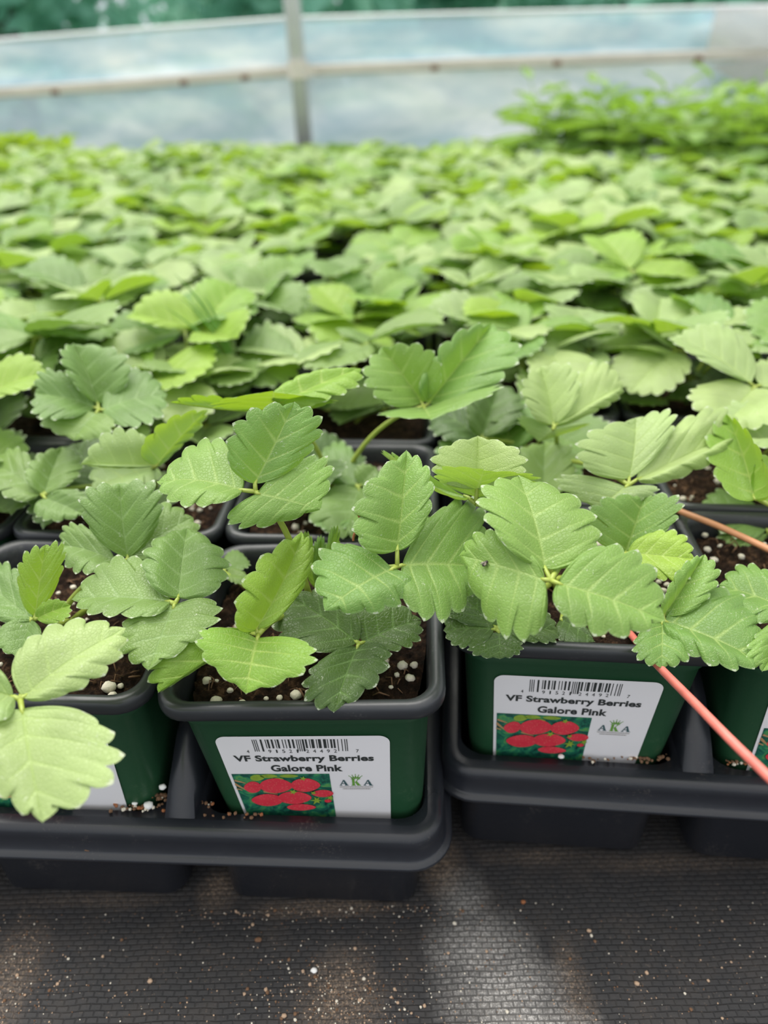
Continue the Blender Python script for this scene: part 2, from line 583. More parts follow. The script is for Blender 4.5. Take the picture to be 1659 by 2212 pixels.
me = quad_sheet(-3.0, 3.0, FZ, lambda x: RAIL(x) - .004, WY + .004, 120, 16, wrinkle).mesh('wall_back', M_FILM_LOW)
tag(link('wall_back', me), 'clear plastic film wall below the pale rail', 'wall', kind='structure')
me = quad_sheet(-3.0, 3.0, RAIL, TOP, WY + .004, 120, 12, wrinkle).mesh('window_1', M_FILM_UP)
o = tag(link('window_1', me), 'clear plastic film curtain above the pale rail', 'window', kind='structure')
mb = MB()
xs = [-3 + 6 * i / 60 for i in range(61)]
mb.tube([(x, WY + .002, TOP(x)) for x in xs], .0042, 8)
tag(link('trim_1', mb.mesh('trim_1', M_HEM)), 'white hem along the top of the film curtain', 'hem', kind='structure')
# rail: a weathered board with rust marks at its clips
mb = MB()
ring = [(0, .012), (-.016, .012), (-.019, .009), (-.019, -.006), (-.016, -.010), (0, -.010)]
vs, fs = [], []
for x in xs:
    z = RAIL(x) + .002
    vs += [(x, WY + dy, z + dz) for dy, dz in ring]
for i in range(len(xs) - 1):
    for k in range(6):
        fs.append((i * 6 + k, i * 6 + (k + 1) % 6, (i + 1) * 6 + (k + 1) % 6, (i + 1) * 6 + k))
mb.add(vs, fs)
rail = tag(link('trim_2', mb.mesh('trim_2', M_RAIL, False)), 'pale weathered rail across the plastic wall', 'rail', kind='structure')
for px in (82, 376, 515, 940, 1212, 1525):
    p = at_y(px, 0, WY)
    z = RAIL(p.x)
    mb = MB().loft([rrect(.008, .003, .002, z - .009, 2, p.x, WY - .0195), rrect(.008, .003, .002, z + .002, 2, p.x, WY - .0195)], close_last=True, close_first=True)
    o = link('rail_clip', mb.mesh('rail_clip', M_RUST, False), rail)
# patched sheet of newer film at the right end
p0 = at_y(1528, 60, WY).x
me = quad_sheet(p0, 3.0, lambda x: RAIL(x) + .012, lambda x: TOP(x) - .003, WY - .022, 60, 8, lambda x, z, k: .004 * math.sin(x * 20 + z * 40)).mesh('window_2', M_FILM_PATCH)
tag(link('window_2', me), 'whiter patch of film at the right end above the rail', 'window', kind='structure')
vs = []
for px, py in ((1535, 140), (1700, 118), (1700, 220), (1625, 205)):
    vs.append(at_y(px, py, WY - .021))
me = MB().add(vs, [(0, 3, 2, 1)]).mesh('wall_back_patch', M_FILM_PATCH, False)
tag(link('wall_back_patch', me), 'beige film flap hanging below the rail at right', 'wall', kind='structure')
# diagonal brown tape on the patch
a, b_ = at_y(1545, 30, WY - .026), at_y(1640, 100, WY - .026)

# galvanized post in front of the film
pt = at_y(657, 300, WY - .045)
pb = Vector((pt.x, pt.y, 0))
top = at_y(630, 0, WY - .045)
dx = (top.x - pt.x) / (top.z - pt.z)
mb = MB().tube([(pt.x + dx * (z - pt.z), pt.y, z) for z in (FZ, .5, 1.2, 2.1)], .0180, 20)
post = tag(link('support_post', mb.mesh('support_post', M_STEEL)), 'grey galvanized steel post standing in front of the plastic wall', 'post')
zc = RAIL(pt.x) + .004
mb = MB().tube([(pt.x + dx * (z - pt.z), pt.y, z) for z in (zc - .018, zc + .016)], .0225, 20)
mb.add([(pt.x - .018, pt.y, zc - .012), (pt.x + .034, pt.y, zc - .012), (pt.x + .034, WY - .02, zc - .012), (pt.x - .018, WY - .02, zc - .012),
        (pt.x - .018, pt.y, zc + .008), (pt.x + .034, pt.y, zc + .008), (pt.x + .034, WY - .02, zc + .008), (pt.x - .018, WY - .02, zc + .008)],
       [(0, 3, 2, 1), (4, 5, 6, 7), (0, 1, 5, 4), (1, 2, 6, 5), (2, 3, 7, 6), (3, 0, 4, 7)])
link('clamp', mb.mesh('clamp', M_RAIL, False), post)

# ------------------------------------------------------------------ beds, trays
P = .0950
TZ = .0448      # tray deck
NX, NY = 6, 3


class Bed:
    def __init__(self, ox, oy, yaw, z=0.0):
        self.o = Vector((ox, oy, z)); self.a = yaw

    def w(self, u, v, z=0.0):
        c, s = math.cos(self.a), math.sin(self.a)
        return Vector((self.o.x + u * c + v * s, self.o.y - u * s + v * c, self.o.z + z))


def tray_mesh():
    mb = MB()
    w, d = NX * P, NY * P
    cx, cy = w / 2, d / 2
    FR = .003
    hx, hy = w / 2 + .0010, d / 2 + FR
    R_ = .013

    def ring(off, z):
        return rrect(hx + off, hy + off, R_ + off, z, 8, cx, cy)
    mb.loft([ring(-.003, .0322), ring(.0016, .0310), ring(.0025, .0313), ring(.0028, .0322), ring(.0024, .0331), ring(.0009, .0336), ring(.0002, .0342),
             ring(-.0002, .0404), ring(-.0008, .0428), ring(-.0018, .0443), ring(-.0034, .0450), ring(-.0065, .0450)])

    def clampc(x, y):
        qx, qy = x - cx, y - cy
        ax, ay = abs(qx), abs(qy)
        lx, ly = hx - .004 - (R_ - .004), hy - .004 - (R_ - .004)
        ax, ay = min(ax, hx - .004), min(ay, hy - .004)
        if ax > lx and ay > ly:
            r = math.hypot(ax - lx, ay - ly)
            m_ = R_ - .004
            if r > m_:
                ax, ay = lx + (ax - lx) * m_ / r, ly + (ay - ly) * m_ / r
        return (cx + math.copysign(ax, qx), cy + math.copysign(ay, qy))
    for i in range(NX):
        for j in range(NY):
            x0, y0 = (i + .5) * P, (j + .5) * P
            hole = rrect(.0412, .0412, .010, TZ, 6)
            outer = []
            for (x, y, z) in hole:
                k = (P / 2) / max(abs(x), abs(y))
                ox, oy = x0 + x * k, y0 + y * k
                if j == 0 and y < 0 and abs(y) >= abs(x) - 1e-6: oy -= FR
                ox, oy = clampc(ox, oy)
                outer.append((ox, oy, TZ))
            rings = [outer,
                     [(x0 + x, y0 + y, TZ) for x, y, z in hole],
                     [(x0 + x, y0 + y, z) for x, y, z in rrect(.0404, .0404, .0095, TZ - .003, 6)],
                     [(x0 + x, y0 + y, z) for x, y, z in rrect(.0398, .0398, .009, .026, 6)],
                     [(x0 + x, y0 + y, z) for x, y, z in rrect(.0386, .0386, .008, FZ + .003, 6)],
                     [(x0 + x, y0 + y, z) for x, y, z in rrect(.0372, .0372, .008, FZ + .0006, 6)]]
            mb.loft(rings, close_last=True)
    # dividers that stand up between the pots
    for i in range(1, NX):
        x = i * P
        prof_ = [(.003, TZ - .001), (.010, .0535), (.022, .066), (.030, .070), (d - .012, .070), (d - .004, TZ - .001)]
        vs, fs = [], []
        for (y, z) in prof_:
            hb, ht = .0056, .0030
            k = (z - TZ) / .024
            vs += [(x - hb, y, TZ - .001), (x - (hb + (ht - hb) * k), y, z), (x + (hb + (ht - hb) * k), y, z), (x + hb, y, TZ - .001)]
        for q in range(len(prof_) - 1):
            for k in range(3):
                fs.append((q * 4 + k, q * 4 + k + 1, (q + 1) * 4 + k + 1, (q + 1) * 4 + k))
        mb.add(vs, fs)
    return mb.mesh('carry_tray', M_TRAY)


TRAY_ME = tray_mesh()
for p_ in TRAY_ME.polygons: pass

BL = Bed(.0186, .1532, .056)
BR = Bed(.0205, .1800, .100, .004)
GAPV = .010
_r = BR.w(0, NY * P + GAPV)
_l = BL.w(0, NY * P + GAPV)
BR2 = Bed(_r.x - .012, _r.y, .062, .002)     # trays behind the front one stand square with the left bed


# ------------------------------------------------------------------ pots
POT_Z = .0040
def pot_meshes():
    mb = MB()
    prof_ = [(.0318, .0), (.0333, .0012), (.0338, .003), (.0372, .046), (.0402, .0890), (.0412, .0905), (.0414, .0945)]
    mb.loft([rrect(h, h, .0085, z, 6) for h, z in [(q[0] * 1.027, q[1]) for q in prof_]], close_first=True)
    body = mb.mesh('pot', M_POT)
    mb = MB()
    rim = [(.0413, .0955, .0085), (.0444, .0958, .0100), (.0455, .0966, .0107), (.0458, .0985, .0110), (.0455, .1008, .0107), (.0448, .1017, .0102), (.0434, .1021, .0095), (.0419, .1016, .0088),
           (.0409, .1004, .0082), (.0403, .0975, .008), (.0394, .0900, .0075)]
    mb.loft([rrect(h * 1.027, h * 1.027, r, z, 7) for h, z, r in rim])
    rimm = mb.mesh('pot_rim', M_RIM)
    return body, rimm


POT_ME, RIM_ME = pot_meshes()


def soil_mesh(seed, n):
    r = random.Random(seed)
    mb = MB()
    vs, fs = [], []
    for j in range(n + 1):
        for i in range(n + 1):
            x, y = -1 + 2 * i / n, -1 + 2 * j / n
            h = .0408
            # squircle-ish footprint
            k = 1 - .10 * (x * y) ** 2
            z = .0930 + r.uniform(-1, 1) * .0011 + .0016 * (1 - max(abs(x), abs(y)))
            vs.append((x * h * k, y * h * k, z))
    for j in range(n):
        for i in range(n):
            a = j * (n + 1) + i
            fs.append((a, a + 1, a + n + 2, a + n + 1))
    mb.add(vs, fs)
    return mb.mesh('soil', M_SOIL)


def perlite_mesh(seed, n, big):
    r = random.Random(seed)
    mb = MB()
    for k in range(n):
        x, y = r.uniform(-.036, .036), r.uniform(-.036, .036)
        s = r.uniform(.0006, .0015) if r.random() < .75 else r.uniform(.0015, .0027) * big
        mb.blob((x, y, .0935 + s * .35), (s, s * r.uniform(.7, 1), s * .8), r, 1 if s < .0012 else 2, rough=.18)
    return mb.mesh('perlite', M_PERLITE)


def fibre_mesh(seed, n):
    r = random.Random(seed)
    mb = MB()
    for k in range(n):
        x, y = r.uniform(-.035, .035), r.uniform(-.035, .035)
        a, l = r.uniform(0, 6.28), r.uniform(.002, .006)
        mb.tube([(x, y, .0935), (x + math.cos(a) * l * .5, y + math.sin(a) * l * .5, .0945 + r.uniform(0, .002)), (x + math.cos(a + .5) * l, y + math.sin(a + .5) * l, .0938)], r.uniform(.00015, .0004), 4)
    return mb.mesh('bark_fibres', M_CRUMB)


SOILS = [soil_mesh(k, 26) for k in range(2)]
SOILS_FINE = [soil_mesh(40 + k, 60) for k in range(4)]
PERLITES = [perlite_mesh(60 + k, 34, 1.0) for k in range(4)]
FIBRES = [fibre_mesh(90 + k, 120) for k in range(2)]


# ------------------------------------------------------------------ the printed label
def text_mesh(body, bold=0.0, space=1.0):
    cu = bpy.data.curves.new('t', 'FONT')
    cu.body = body
    cu.offset = bold
    cu.space_character = space
    cu.resolution_u = 4
    ob = bpy.data.objects.new('t', cu)
    COL.objects.link(ob)
    bpy.context.view_layer.update()
    me = bpy.data.meshes.new_from_object(ob.evaluated_get(bpy.context.evaluated_depsgraph_get()))
    vs = [(v.co.x, v.co.y) for v in me.vertices]
    fs = [tuple(p.vertices) for p in me.polygons]
    bpy.data.objects.remove(ob); bpy.data.curves.remove(cu); bpy.data.meshes.remove(me)
    return vs, fs


def fit(vs, x0, x1, y0, y1):
    """map a text's box to label fractions; y1 is the top (v grows downwards)"""
    ax, bx = min(v[0] for v in vs), max(v[0] for v in vs)
    ay, by = min(v[1] for v in vs), max(v[1] for v in vs)
    return [(x0 + (x - ax) / (bx - ax) * (x1 - x0), y0 + (by - y) / (by - ay) * (y1 - y0)) for x, y in vs]


LW, LH = .0590, .0490          # label size on the pot's front


def lab(u, v, off):
    """label fraction (v in units of .041 m from its top edge) to pot space, on the front face"""
    z = .0832 - v * .0418
    h = .0372 + (z - .046) / (.0890 - .046) * (.0402 - .0372) if z > .046 else .0338 + (z - .003) / .043 * .0034
    tw = 1 - .075 * v
    return (-.0012 + (u - .5) * LW * tw, -h * 1.027 - off, z)


def lab_mesh(name, pieces, mats, off):
    mb = MB()
    for vs, fs, mi in pieces:
        mb.add([lab(u, v, off) for u, v in vs], fs, mi=mi)
    me = mb.mesh(name, mats, False)
    return me


def rect(u0, v0, u1, v1):
    return ([(u0, v1), (u1, v1), (u1, v0), (u0, v0)], [(0, 1, 2, 3)])


LABEL_PARTS = []
# paper
r_ = .085
ring = []
for (cx, cy, a0) in ((1 - r_ * .75, r_, 0), (r_ * .75, r_, 90)):
    for k in range(9):
        a = math.radians(a0 + 90 * k / 8)
        ring.append((cx + r_ * .75 * math.cos(a), cy - r_ * math.sin(a)))
mb = MB()
top = ring
rows = 12
bot_v = 1.19
vs = [lab(u, v, .0004) for u, v in top]
n = len(top)
# split into the cap and the straight part so that the sheet follows the pot's slope
cap = list(range(n))
vs2 = vs + [lab(1, .5, .0004), lab(1, bot_v, .0004), lab(0, bot_v, .0004), lab(0, .5, .0004)]
mb.add(vs2, [tuple(cap[::-1]) if False else tuple([n + 3, n] + cap), (n + 2, n + 1, n, n + 3)])
PAPER_ME = mb.mesh('label', M_LABEL, False)

# barcode with its number
rb = random.Random(4)
pc = []
L0, L1 = .214, .760
digits_l, digits_r = '91521', '24492'
LC = {'0': '0001101', '1': '0011001', '2': '0010011', '3': '0111101', '4': '0100011', '5': '0110001', '6': '0101111', '7': '0111011', '8': '0110111', '9': '0001011'}
bits = '101' + LC['4'] + ''.join(LC[c] for c in digits_l) + '01010' + ''.join(''.join('1' if q == '0' else '0' for q in LC[c]) for c in digits_r + '7') + '101'
nb_ = len(bits)
k = 0
while k < nb_:
    if bits[k] == '1':
        q = k
        while q < nb_ and bits[q] == '1': q += 1
        tall = k < 10 or k >= nb_ - 10 or abs(k - nb_ / 2) < 4
        u0, u1 = L0 + (L1 - L0) * k / nb_, L0 + (L1 - L0) * q / nb_
        v_, f_ = rect(u0 + .0006, .036, u1 - .0006, .188 if tall else .148)
        pc.append((v_, f_, 0))
        k = q
    else:
        k += 1
for txt, us in (('4', (.165, .180)), ('7', (.805, .821))):
    v_, f_ = text_mesh(txt); pc.append((fit(v_, us[0], us[1], .168, .207), f_, 0))
for k, ch in enumerate(digits_l):
    c_ = .302 + k * .0405
    v_, f_ = text_mesh(ch); pc.append((fit(v_, c_ - (.004 if ch == '1' else .0085), c_ + (.004 if ch == '1' else .0085), .166, .207), f_, 0))
for k, ch in enumerate(digits_r):
    c_ = .523 + k * .0405
    v_, f_ = text_mesh(ch); pc.append((fit(v_, c_ - .0085, c_ + .0085, .166, .207), f_, 0))
LABEL_PARTS.append(('barcode', lab_mesh('barcode', pc, [M_INK], .00055)))
pc = []
v_, f_ = text_mesh('VF Strawberry Berries', .034, 1.03); pc.append((fit(v_, .073, .905, .240, .342), f_, 0))
v_, f_ = text_mesh('Galore Pink', .034, 1.03); pc.append((fit(v_, .278, .714, .368, .457), f_, 0))
LABEL_PARTS.append(('printed_name', lab_mesh('printed_name', pc, [M_INK], .00055)))


# berry picture
def px_(x, y):
    """coordinates in the enlarged photo of the label to label fractions"""
    v = .490 + (y - 405) / 345 * .505
    lft, rgt = 70 + (y - 70) * .33, 1560 - (y - 70) * .022
    return ((x - lft) / (rgt - lft), v)


def berry_shape(cx, cy, rx, ry, point=1, n=28):
    out = []
    for k in range(n):
        a = 2 * math.pi * k / n
        x, y = math.cos(a), math.sin(a)
        x2 = x * point
        sq = 1 - .26 * max(0, x2) ** 1.5
        out.append(px_(cx + rx * x, cy - ry * y * sq))
    return out


mb_pieces = []
v_ = [px_(300, 770), px_(1112, 770), px_(1065, 405), px_(205, 405)]
v_ = [(.020, 1.12), (.628, 1.12), (.628, .490), (.020, .490)]
mb_pieces.append((v_, [(0, 1, 2, 3)], 0))
PIC = lab_mesh('berry_picture', mb_pieces, [M_PRINTLEAF], .00050)
pc = []
def star(cx, cy, r, n, mi, rg):
    pts = []
    for k in range(2 * n):
        a = math.pi * k / n + rg.uniform(-.15, .15)
        q = r * (1 if k % 2 == 0 else .42) * rg.uniform(.85, 1.15)
        pts.append(px_(cx + q * math.cos(a), cy - q * .8 * math.sin(a)))
    return (pts, [tuple(range(2 * n))], mi)
rg = random.Random(7)
for (cx, cy, rx, ry) in ((430, 440, 60, 30), (530, 425, 75, 18), (700, 424, 80, 16), (610, 455, 45, 16)):
    pc.append((berry_shape(cx, cy, rx, ry), [tuple(range(28))], 1))
for (x0, y0, x1, y1, w) in ((235, 465, 330, 490, 8), (238, 500, 330, 555, 12), (250, 545, 300, 560, 6), (480, 575, 600, 600, 6)):
    pc.append(([px_(x0, y0 + w), px_(x1, y1 + w * .6), px_(x1, y1 - w * .4), px_(x0, y0 - w)], [(0, 1, 2, 3)], 2))
LEAFPRINT = lab_mesh('printed_leaves', pc, [M_PRINTLEAF, M_PRINTLIME, M_PRINTTAN], .00058)
pc = []
BER = [(388, 530, 74, 56, -1), (980, 592, 92, 36, -1), (590, 515, 142, 72, 1), (840, 508, 124, 66, 1), (745, 632, 142, 64, 1), (510, 655, 134, 62, -1), (800, 728, 122, 34, 1), (1026, 662, 30, 16, 1)]
BERMESH = []
for k, (cx, cy, rx, ry, pn) in enumerate(BER):
    BERMESH.append((lab_mesh('printed_berry', [(berry_shape(cx, cy, rx, ry, pn), [tuple(range(28))], 0)], [M_PRINTBERRY], .00064 + .00003 * k)))
pc = [star(930, 655, 52, 6, 0, rg), star(1045, 628, 34, 5, 0, rg), star(820, 440, 30, 5, 0, rg), star(735, 570, 34, 5, 0, rg), star(905, 580, 26, 5, 0, rg)]
CALYX = lab_mesh('printed_calyxes', pc, [M_PRINTLIME], .00096)


# crown logo: three serif capitals under a small crown
def serif_A(x0, x1, y0, y1, mi):
    w, h = x1 - x0, y1 - y0
    def q(a, b): return (x0 + a * w, y0 + b * h)
    out = []
    out.append(([q(.06, .95), q(.16, .95), q(.50, .12), q(.44, 0)], [(0, 1, 2, 3)], mi))
    out.append(([q(.64, .95), q(.90, .95), q(.58, 0), q(.42, 0)], [(0, 1, 2, 3)], mi))
    out.append(([q(.24, .68), q(.72, .68), q(.70, .58), q(.28, .58)], [(0, 1, 2, 3)], mi))
    out.append(([q(0, 1), q(.30, 1), q(.30, .93), q(0, .93)], [(0, 1, 2, 3)], mi))
    out.append(([q(.55, 1), q(1, 1), q(1, .93), q(.55, .93)], [(0, 1, 2, 3)], mi))
    return out


def serif_K(x0, x1, y0, y1, mi):
    w, h = x1 - x0, y1 - y0
    def q(a, b): return (x0 + a * w, y0 + b * h)
    out = []
    out.append(([q(.12, 1), q(.38, 1), q(.38, 0), q(.12, 0)], [(0, 1, 2, 3)], mi))
    out.append(([q(.36, .62), q(.46, .50), q(.88, .04), q(.74, .04)], [(0, 1, 2, 3)], mi))
    out.append(([q(.66, .97), q(.98, .97), q(.60, .34), q(.42, .52)], [(0, 1, 2, 3)], mi))
    for a, bb, y in ((0, .5, 0), (0, .5, .94), (.62, 1, 0), (.6, 1.04, .94)):
        out.append(([q(a, y + .06), q(bb, y + .06), q(bb, y), q(a, y)], [(0, 1, 2, 3)], mi))
    return out


pc = serif_A(.682, .741, .577, .655, 1) + serif_K(.756, .815, .560, .655, 0) + serif_A(.832, .893, .577, .655, 1)
base_v, uc = .556, .787
pc.append(([(uc - .027, base_v), (uc + .027, base_v), (uc + .024, base_v - .012), (uc - .024, base_v - .012)], [(0, 1, 2, 3)], 0))
for k, (du, dv) in enumerate(((-.040, -.036), (-.020, -.046), (0, -.056), (.020, -.046), (.040, -.036))):
    pc.append(([(uc + du * .55 - .006, base_v - .010), (uc + du * .55 + .006, base_v - .010), (uc + du, base_v + dv)], [(0, 1, 2)], 0))
    pc.append(([(uc + du - .004, base_v + dv), (uc + du, base_v + dv + .005), (uc + du + .004, base_v + dv), (uc + du, base_v + dv - .007)], [(0, 1, 2, 3)], 0))
LOGO = lab_mesh('crown_logo', pc, [M_GREENINK, M_TEALINK], .00055)
pc = []
rg = random.Random(3)
for row, (v0, mi, u0, u1) in enumerate(((.668, 0, .682, .893), (.694, 0, .70, .875))):
    u = u0
    while u < u1:
        l = rg.uniform(.004, .010)
        v_, f_ = rect(u, v0, min(u + l, u1), v0 + .013); pc.append((v_, f_, mi))
        u += l + .003
FINE = lab_mesh('fine_print', pc, [M_GREYINK], .00055)


def add_label(root):
    o = link('label', PAPER_ME, root)
    tag(o, 'white rounded label with barcode, name and berry picture')
    for nm, me in LABEL_PARTS:
        link(nm, me, o)
    link('berry_picture', PIC, o)
    link('printed_leaves', LEAFPRINT, o)
    for me in BERMESH:
        link('printed_berry', me, o)
    link('printed_calyxes', CALYX, o)
    link('crown_logo', LOGO, o)
    link('fine_print', FINE, o)
    return o

# ------------------------------------------------------------------ leaflets
ENV = [(0, 0), (.010, .13), (.07, .38), (.17, .64), (.31, .84), (.46, .96), (.61, 1.0), (.75, .98), (.875, .83), (.955, .57), (.995, .25), (1.0, 0)]


def catmull(pts, n):
    out = []
    m_ = len(pts) - 1
    for q in range(n + 1):
        t = q / n * m_
        i = min(int(t), m_ - 1)
        f = t - i
        p0 = pts[max(i - 1, 0)]; p1 = pts[i]; p2 = pts[i + 1]; p3 = pts[min(i + 2, m_)]
        out.append(tuple(.5 * (2 * p1[k] + (p2[k] - p0[k]) * f + (2 * p0[k] - 5 * p1[k] + 4 * p2[k] - p3[k]) * f * f + (3 * p1[k] - p0[k] - 3 * p2[k] + p3[k]) * f ** 3) for k in range(len(p1))))
    return out


def template(nt, ns, K, aspect=.46, s0=.39, amp=.100, base_fill=0.0):
    """half leaflet grid: rows i along the margin from base to tip, columns j from midrib to margin.
    returns list of rows of (a, b, p, t)"""
    env = [(a, b) for a, b in ENV]
    dense = catmull(env, 400)
    # arc length in the true aspect
    L = [0.0]
    for k in range(400):
        (a0, b0), (a1, b1) = dense[k], dense[k + 1]
        L.append(L[-1] + math.hypot(a1 - a0, (b1 - b0) * aspect))
    tot = L[-1]
    nb = 2.0
    ptot = nb + nt + .5
    N = int(round(ptot * ns))
    rows = []
    am_prev = 0
    k = 0
    for i in range(N + 1):
        p = ptot * i / N
        # basal veins occupy s in 0..s0
        s = (p / nb * s0) if p < nb else s0 + (1 - s0) * (p - nb) / (nt + .5)
        target = s * tot
        while k < 399 and L[k + 1] < target: k += 1
        f = (target - L[k]) / max(1e-9, L[k + 1] - L[k])
        a = dense[k][0] + (dense[k + 1][0] - dense[k][0]) * f
        b = dense[k][1] + (dense[k + 1][1] - dense[k][1]) * f
        ta, tb = dense[k + 1][0] - dense[k][0], (dense[k + 1][1] - dense[k][1]) * aspect
        q = math.hypot(ta, tb) or 1
        ta, tb = ta / q, tb / q
        na, nb2 = -tb, ta       # outward for the +b side
        fr = p - math.floor(p)
        ramp_ = min(1, max(0, (p - nb + .35) / 1.0))
        size = .75 + .35 * math.sin(math.pi * min(1, max(0, (p - nb) / nt)))
        h = abs(math.sin(math.pi * fr)) ** .72 + .13 * max(0, 1 - abs(fr - .5) * 8)
        d = amp * size * ramp_ * (h - .75)
        fw = amp * size * ramp_ * .30 * (h - .35)
        ma, mb_ = a + na * d + ta * fw, b + (nb2 * d + tb * fw) / aspect
        if p > ptot - .5: mb_ = max(mb_, 0) if i < N else 0
        am = max(am_prev, min(.90, .97 * a - .40 * b)) if p > .8 else 0
        am_prev = am
        row = []
        for j in range(K + 1):
            t = j / K
            t = t ** .9
            aa = am + (ma - am) * (t + .10 * math.sin(math.pi * t) * (-1 if a < .3 else -1) * (1 - a))
            row.append((aa, mb_ * t, p, t))
        rows.append(row)
    return rows


T_HERO = template(4, 12, 9, amp=.086)
T_HERO_S = template(4, 9, 8, amp=.075)
T_MID = template(5, 6, 5, amp=.058)
T_FAR = template(5, 4, 3, amp=.055)


def leaflet(mb, B, T, L, R, tpl=None, puff=.05, relief=.010, up=None, droop=0.0, arch=.04, wav=.02, rng=None, mi=0):
    """B base, T tip, L/R the widest points of both halves (3-D)"""
    tpl = tpl or T_HERO
    rng = rng or R0
    B, T, L, R = Vector(B), Vector(T), Vector(L), Vector(R)
    D = T - B
    ln = D.length
    if up is None: up = Vector((0, 0, 1))
    n = D.cross(L - R)
    if n.dot(up) < 0:
        L, R = R, L
        n = -n
    n.normalize()
    ph = rng.uniform(0, 6.28)
    wf = rng.uniform(1.5, 2.6)
    for side, Q in ((1, L), (-1, R)):
        m58 = B + D * .60
        S = Q - m58
        vs, uvs = [], []
        for row in tpl:
            for (a, b, p, t) in row:
                v = B + D * a + S * b
                z = arch * 4 * a * (1 - a) + puff * 4 * (t - t * t) * min(1, b * 1.6 + .15) - droop * a * a
                ridge = abs(math.cos(math.pi * p)) ** .75
                z += relief * ridge * min(1, max(0, t - .08) * 2.2) * (1 - .5 * t)
                z += wav * math.sin(wf * 3 * a + ph * side + side) * t * t
                vs.append(v + n * (z * ln))
                uvs.append((p + (40 if side < 0 else 0), t))
        K = len(tpl[0])
        fs = []
        for i in range(len(tpl) - 1):
            for j in range(K - 1):
                q = (i * K + j, (i + 1) * K + j, (i + 1) * K + j + 1, i * K + j + 1)
                fs.append(q[::-1] if side < 0 else q)
        # make the upper face the front face: a along D, b along S; D x L points up for side=+1
        mb.add(vs, fs, uvs, mi)
    return n


def bez(p0, p1, p2, n=8):
    return [p0 * (1 - t) ** 2 + p1 * 2 * t * (1 - t) + p2 * t * t for t in [k / n for k in range(n + 1)]]


# ------------------------------------------------------------------ generic trifoliate leaves in crown space
def leaf_points(r, scale=1.0, low=False):
    """(petiole points, [leaflet corner points]) with the crown at the origin, growing towards +x"""
    reach = r.uniform(.012, .036) if not low else r.uniform(.018, .034)
    h = r.uniform(.026, .050) if not low else r.uniform(.008, .020)
    hub = Vector((reach, 0, h))
    pet = bez(Vector((0, 0, -.002)), Vector((reach * .25, 0, h * .75)), hub, 7)
    tilt = r.uniform(-.15, .38)
    base_len = r.uniform(.035, .049) * scale
    lets = []
    for az, fac in ((0, 1.0), (r.uniform(1.75, 2.15), .92), (-r.uniform(1.75, 2.15), .92)):
        az += r.uniform(-.12, .12)
        el = tilt * (1.0 if az == 0 else .75) + r.uniform(-.22, .26)
        ln = base_len * fac * r.uniform(.93, 1.07)
        d = Vector((math.cos(az) * math.cos(el), math.sin(az) * math.cos(el), math.sin(el)))
        sd = Vector((0, 0, 1)).cross(d).normalized()
        roll = r.uniform(-.25, .25)
        nn = d.cross(sd)
        wd = ln * r.uniform(.47, .60)
        fold = r.uniform(.05, .45)
        b = hub + d * .003
        t = b + d * ln
        m58 = b + d * ln * .6
        l = m58 + (sd * math.cos(fold + roll) + nn * math.sin(fold + roll)) * wd
        q = m58 + (-sd * math.cos(fold - roll) + nn * math.sin(fold - roll)) * wd
        lets.append((b, t, l, q))
    return hub, pet, lets


def variant(seed, tpl, scale=1.0, low=False):
    r = random.Random(seed)
    hub, pet, lets = leaf_points(r, scale, low)
    pm = MB()
    pm.tube(pet, [.0013 - .0004 * k / 7 for k in range(8)], 6)
    for L in lets:
        pm.tube([hub, L[0] + (L[1] - L[0]) * .03], .0008, 5)
    ms = []
    for L in lets:
        m_ = MB()
        leaflet(m_, *L, tpl=tpl, puff=r.uniform(.02, .07), arch=r.uniform(-.02, .07), droop=r.uniform(0, .10), rng=r)
        ms.append(m_)
    return pm, ms


MID_VARIANTS, LOW_VARIANTS, FAR_VARIANTS = [], [], []
for k in range(9):
    pm, ms = variant(300 + k, T_MID)
    MID_VARIANTS.append((pm.mesh('petiole', M_PETIOLE), [m_.mesh('leaflet', M_LEAF) for m_ in ms]))
for k in range(4):
    pm, ms = variant(400 + k, T_MID, .8, True)
    LOW_VARIANTS.append((pm.mesh('petiole', M_PETIOLE), [m_.mesh('leaflet', M_GREY) for m_ in ms]))
for k in range(12):
    pm, ms = variant(500 + k, T_FAR, 1.0, k > 9)
    f = MB()
    f.add(pm.v, pm.f, mi=1)
    for m_ in ms:
        b0 = len(f.v)
        f.v += m_.v
        f.f += [tuple(i + b0 for i in q) for q in m_.f]; f.uv += m_.uv; f.mi += m_.mi
    FAR_VARIANTS.append(f.mesh('leaf', [M_LEAF, M_PETIOLE]))


def override(o, mat):
    o.material_slots[0].link = 'OBJECT'
    o.material_slots[0].material = mat
    return o


LEAFMATS = [M_LEAF] * 3 + [M_GREY] * 3 + [M_PALE] * 6 + [M_BRIGHT] * 2
SOIL_Z = .0935


def generic_leaf(root, r, var, az, s=1.0, mat=None, tilt=0.0):
    pm, ms = var
    lf = link('leaf', pm, root, (r.uniform(-.006, .006), r.uniform(-.006, .006), SOIL_Z), (0, tilt, az))
    lf.scale = (s, s, s)
    for m_ in ms:
        q = link('leaflet', m_, lf)
        if mat: override(q, mat)
    return lf


def far_leaf(root, r, me, az, s, mat):
    lf = link('leaf', me, root, (r.uniform(-.008, .008), r.uniform(-.008, .008), SOIL_Z), (r.uniform(-.1, .1), r.uniform(-.1, .1), az))
    lf.scale = (s, s, s)
    if mat: override(lf, mat)
    return lf

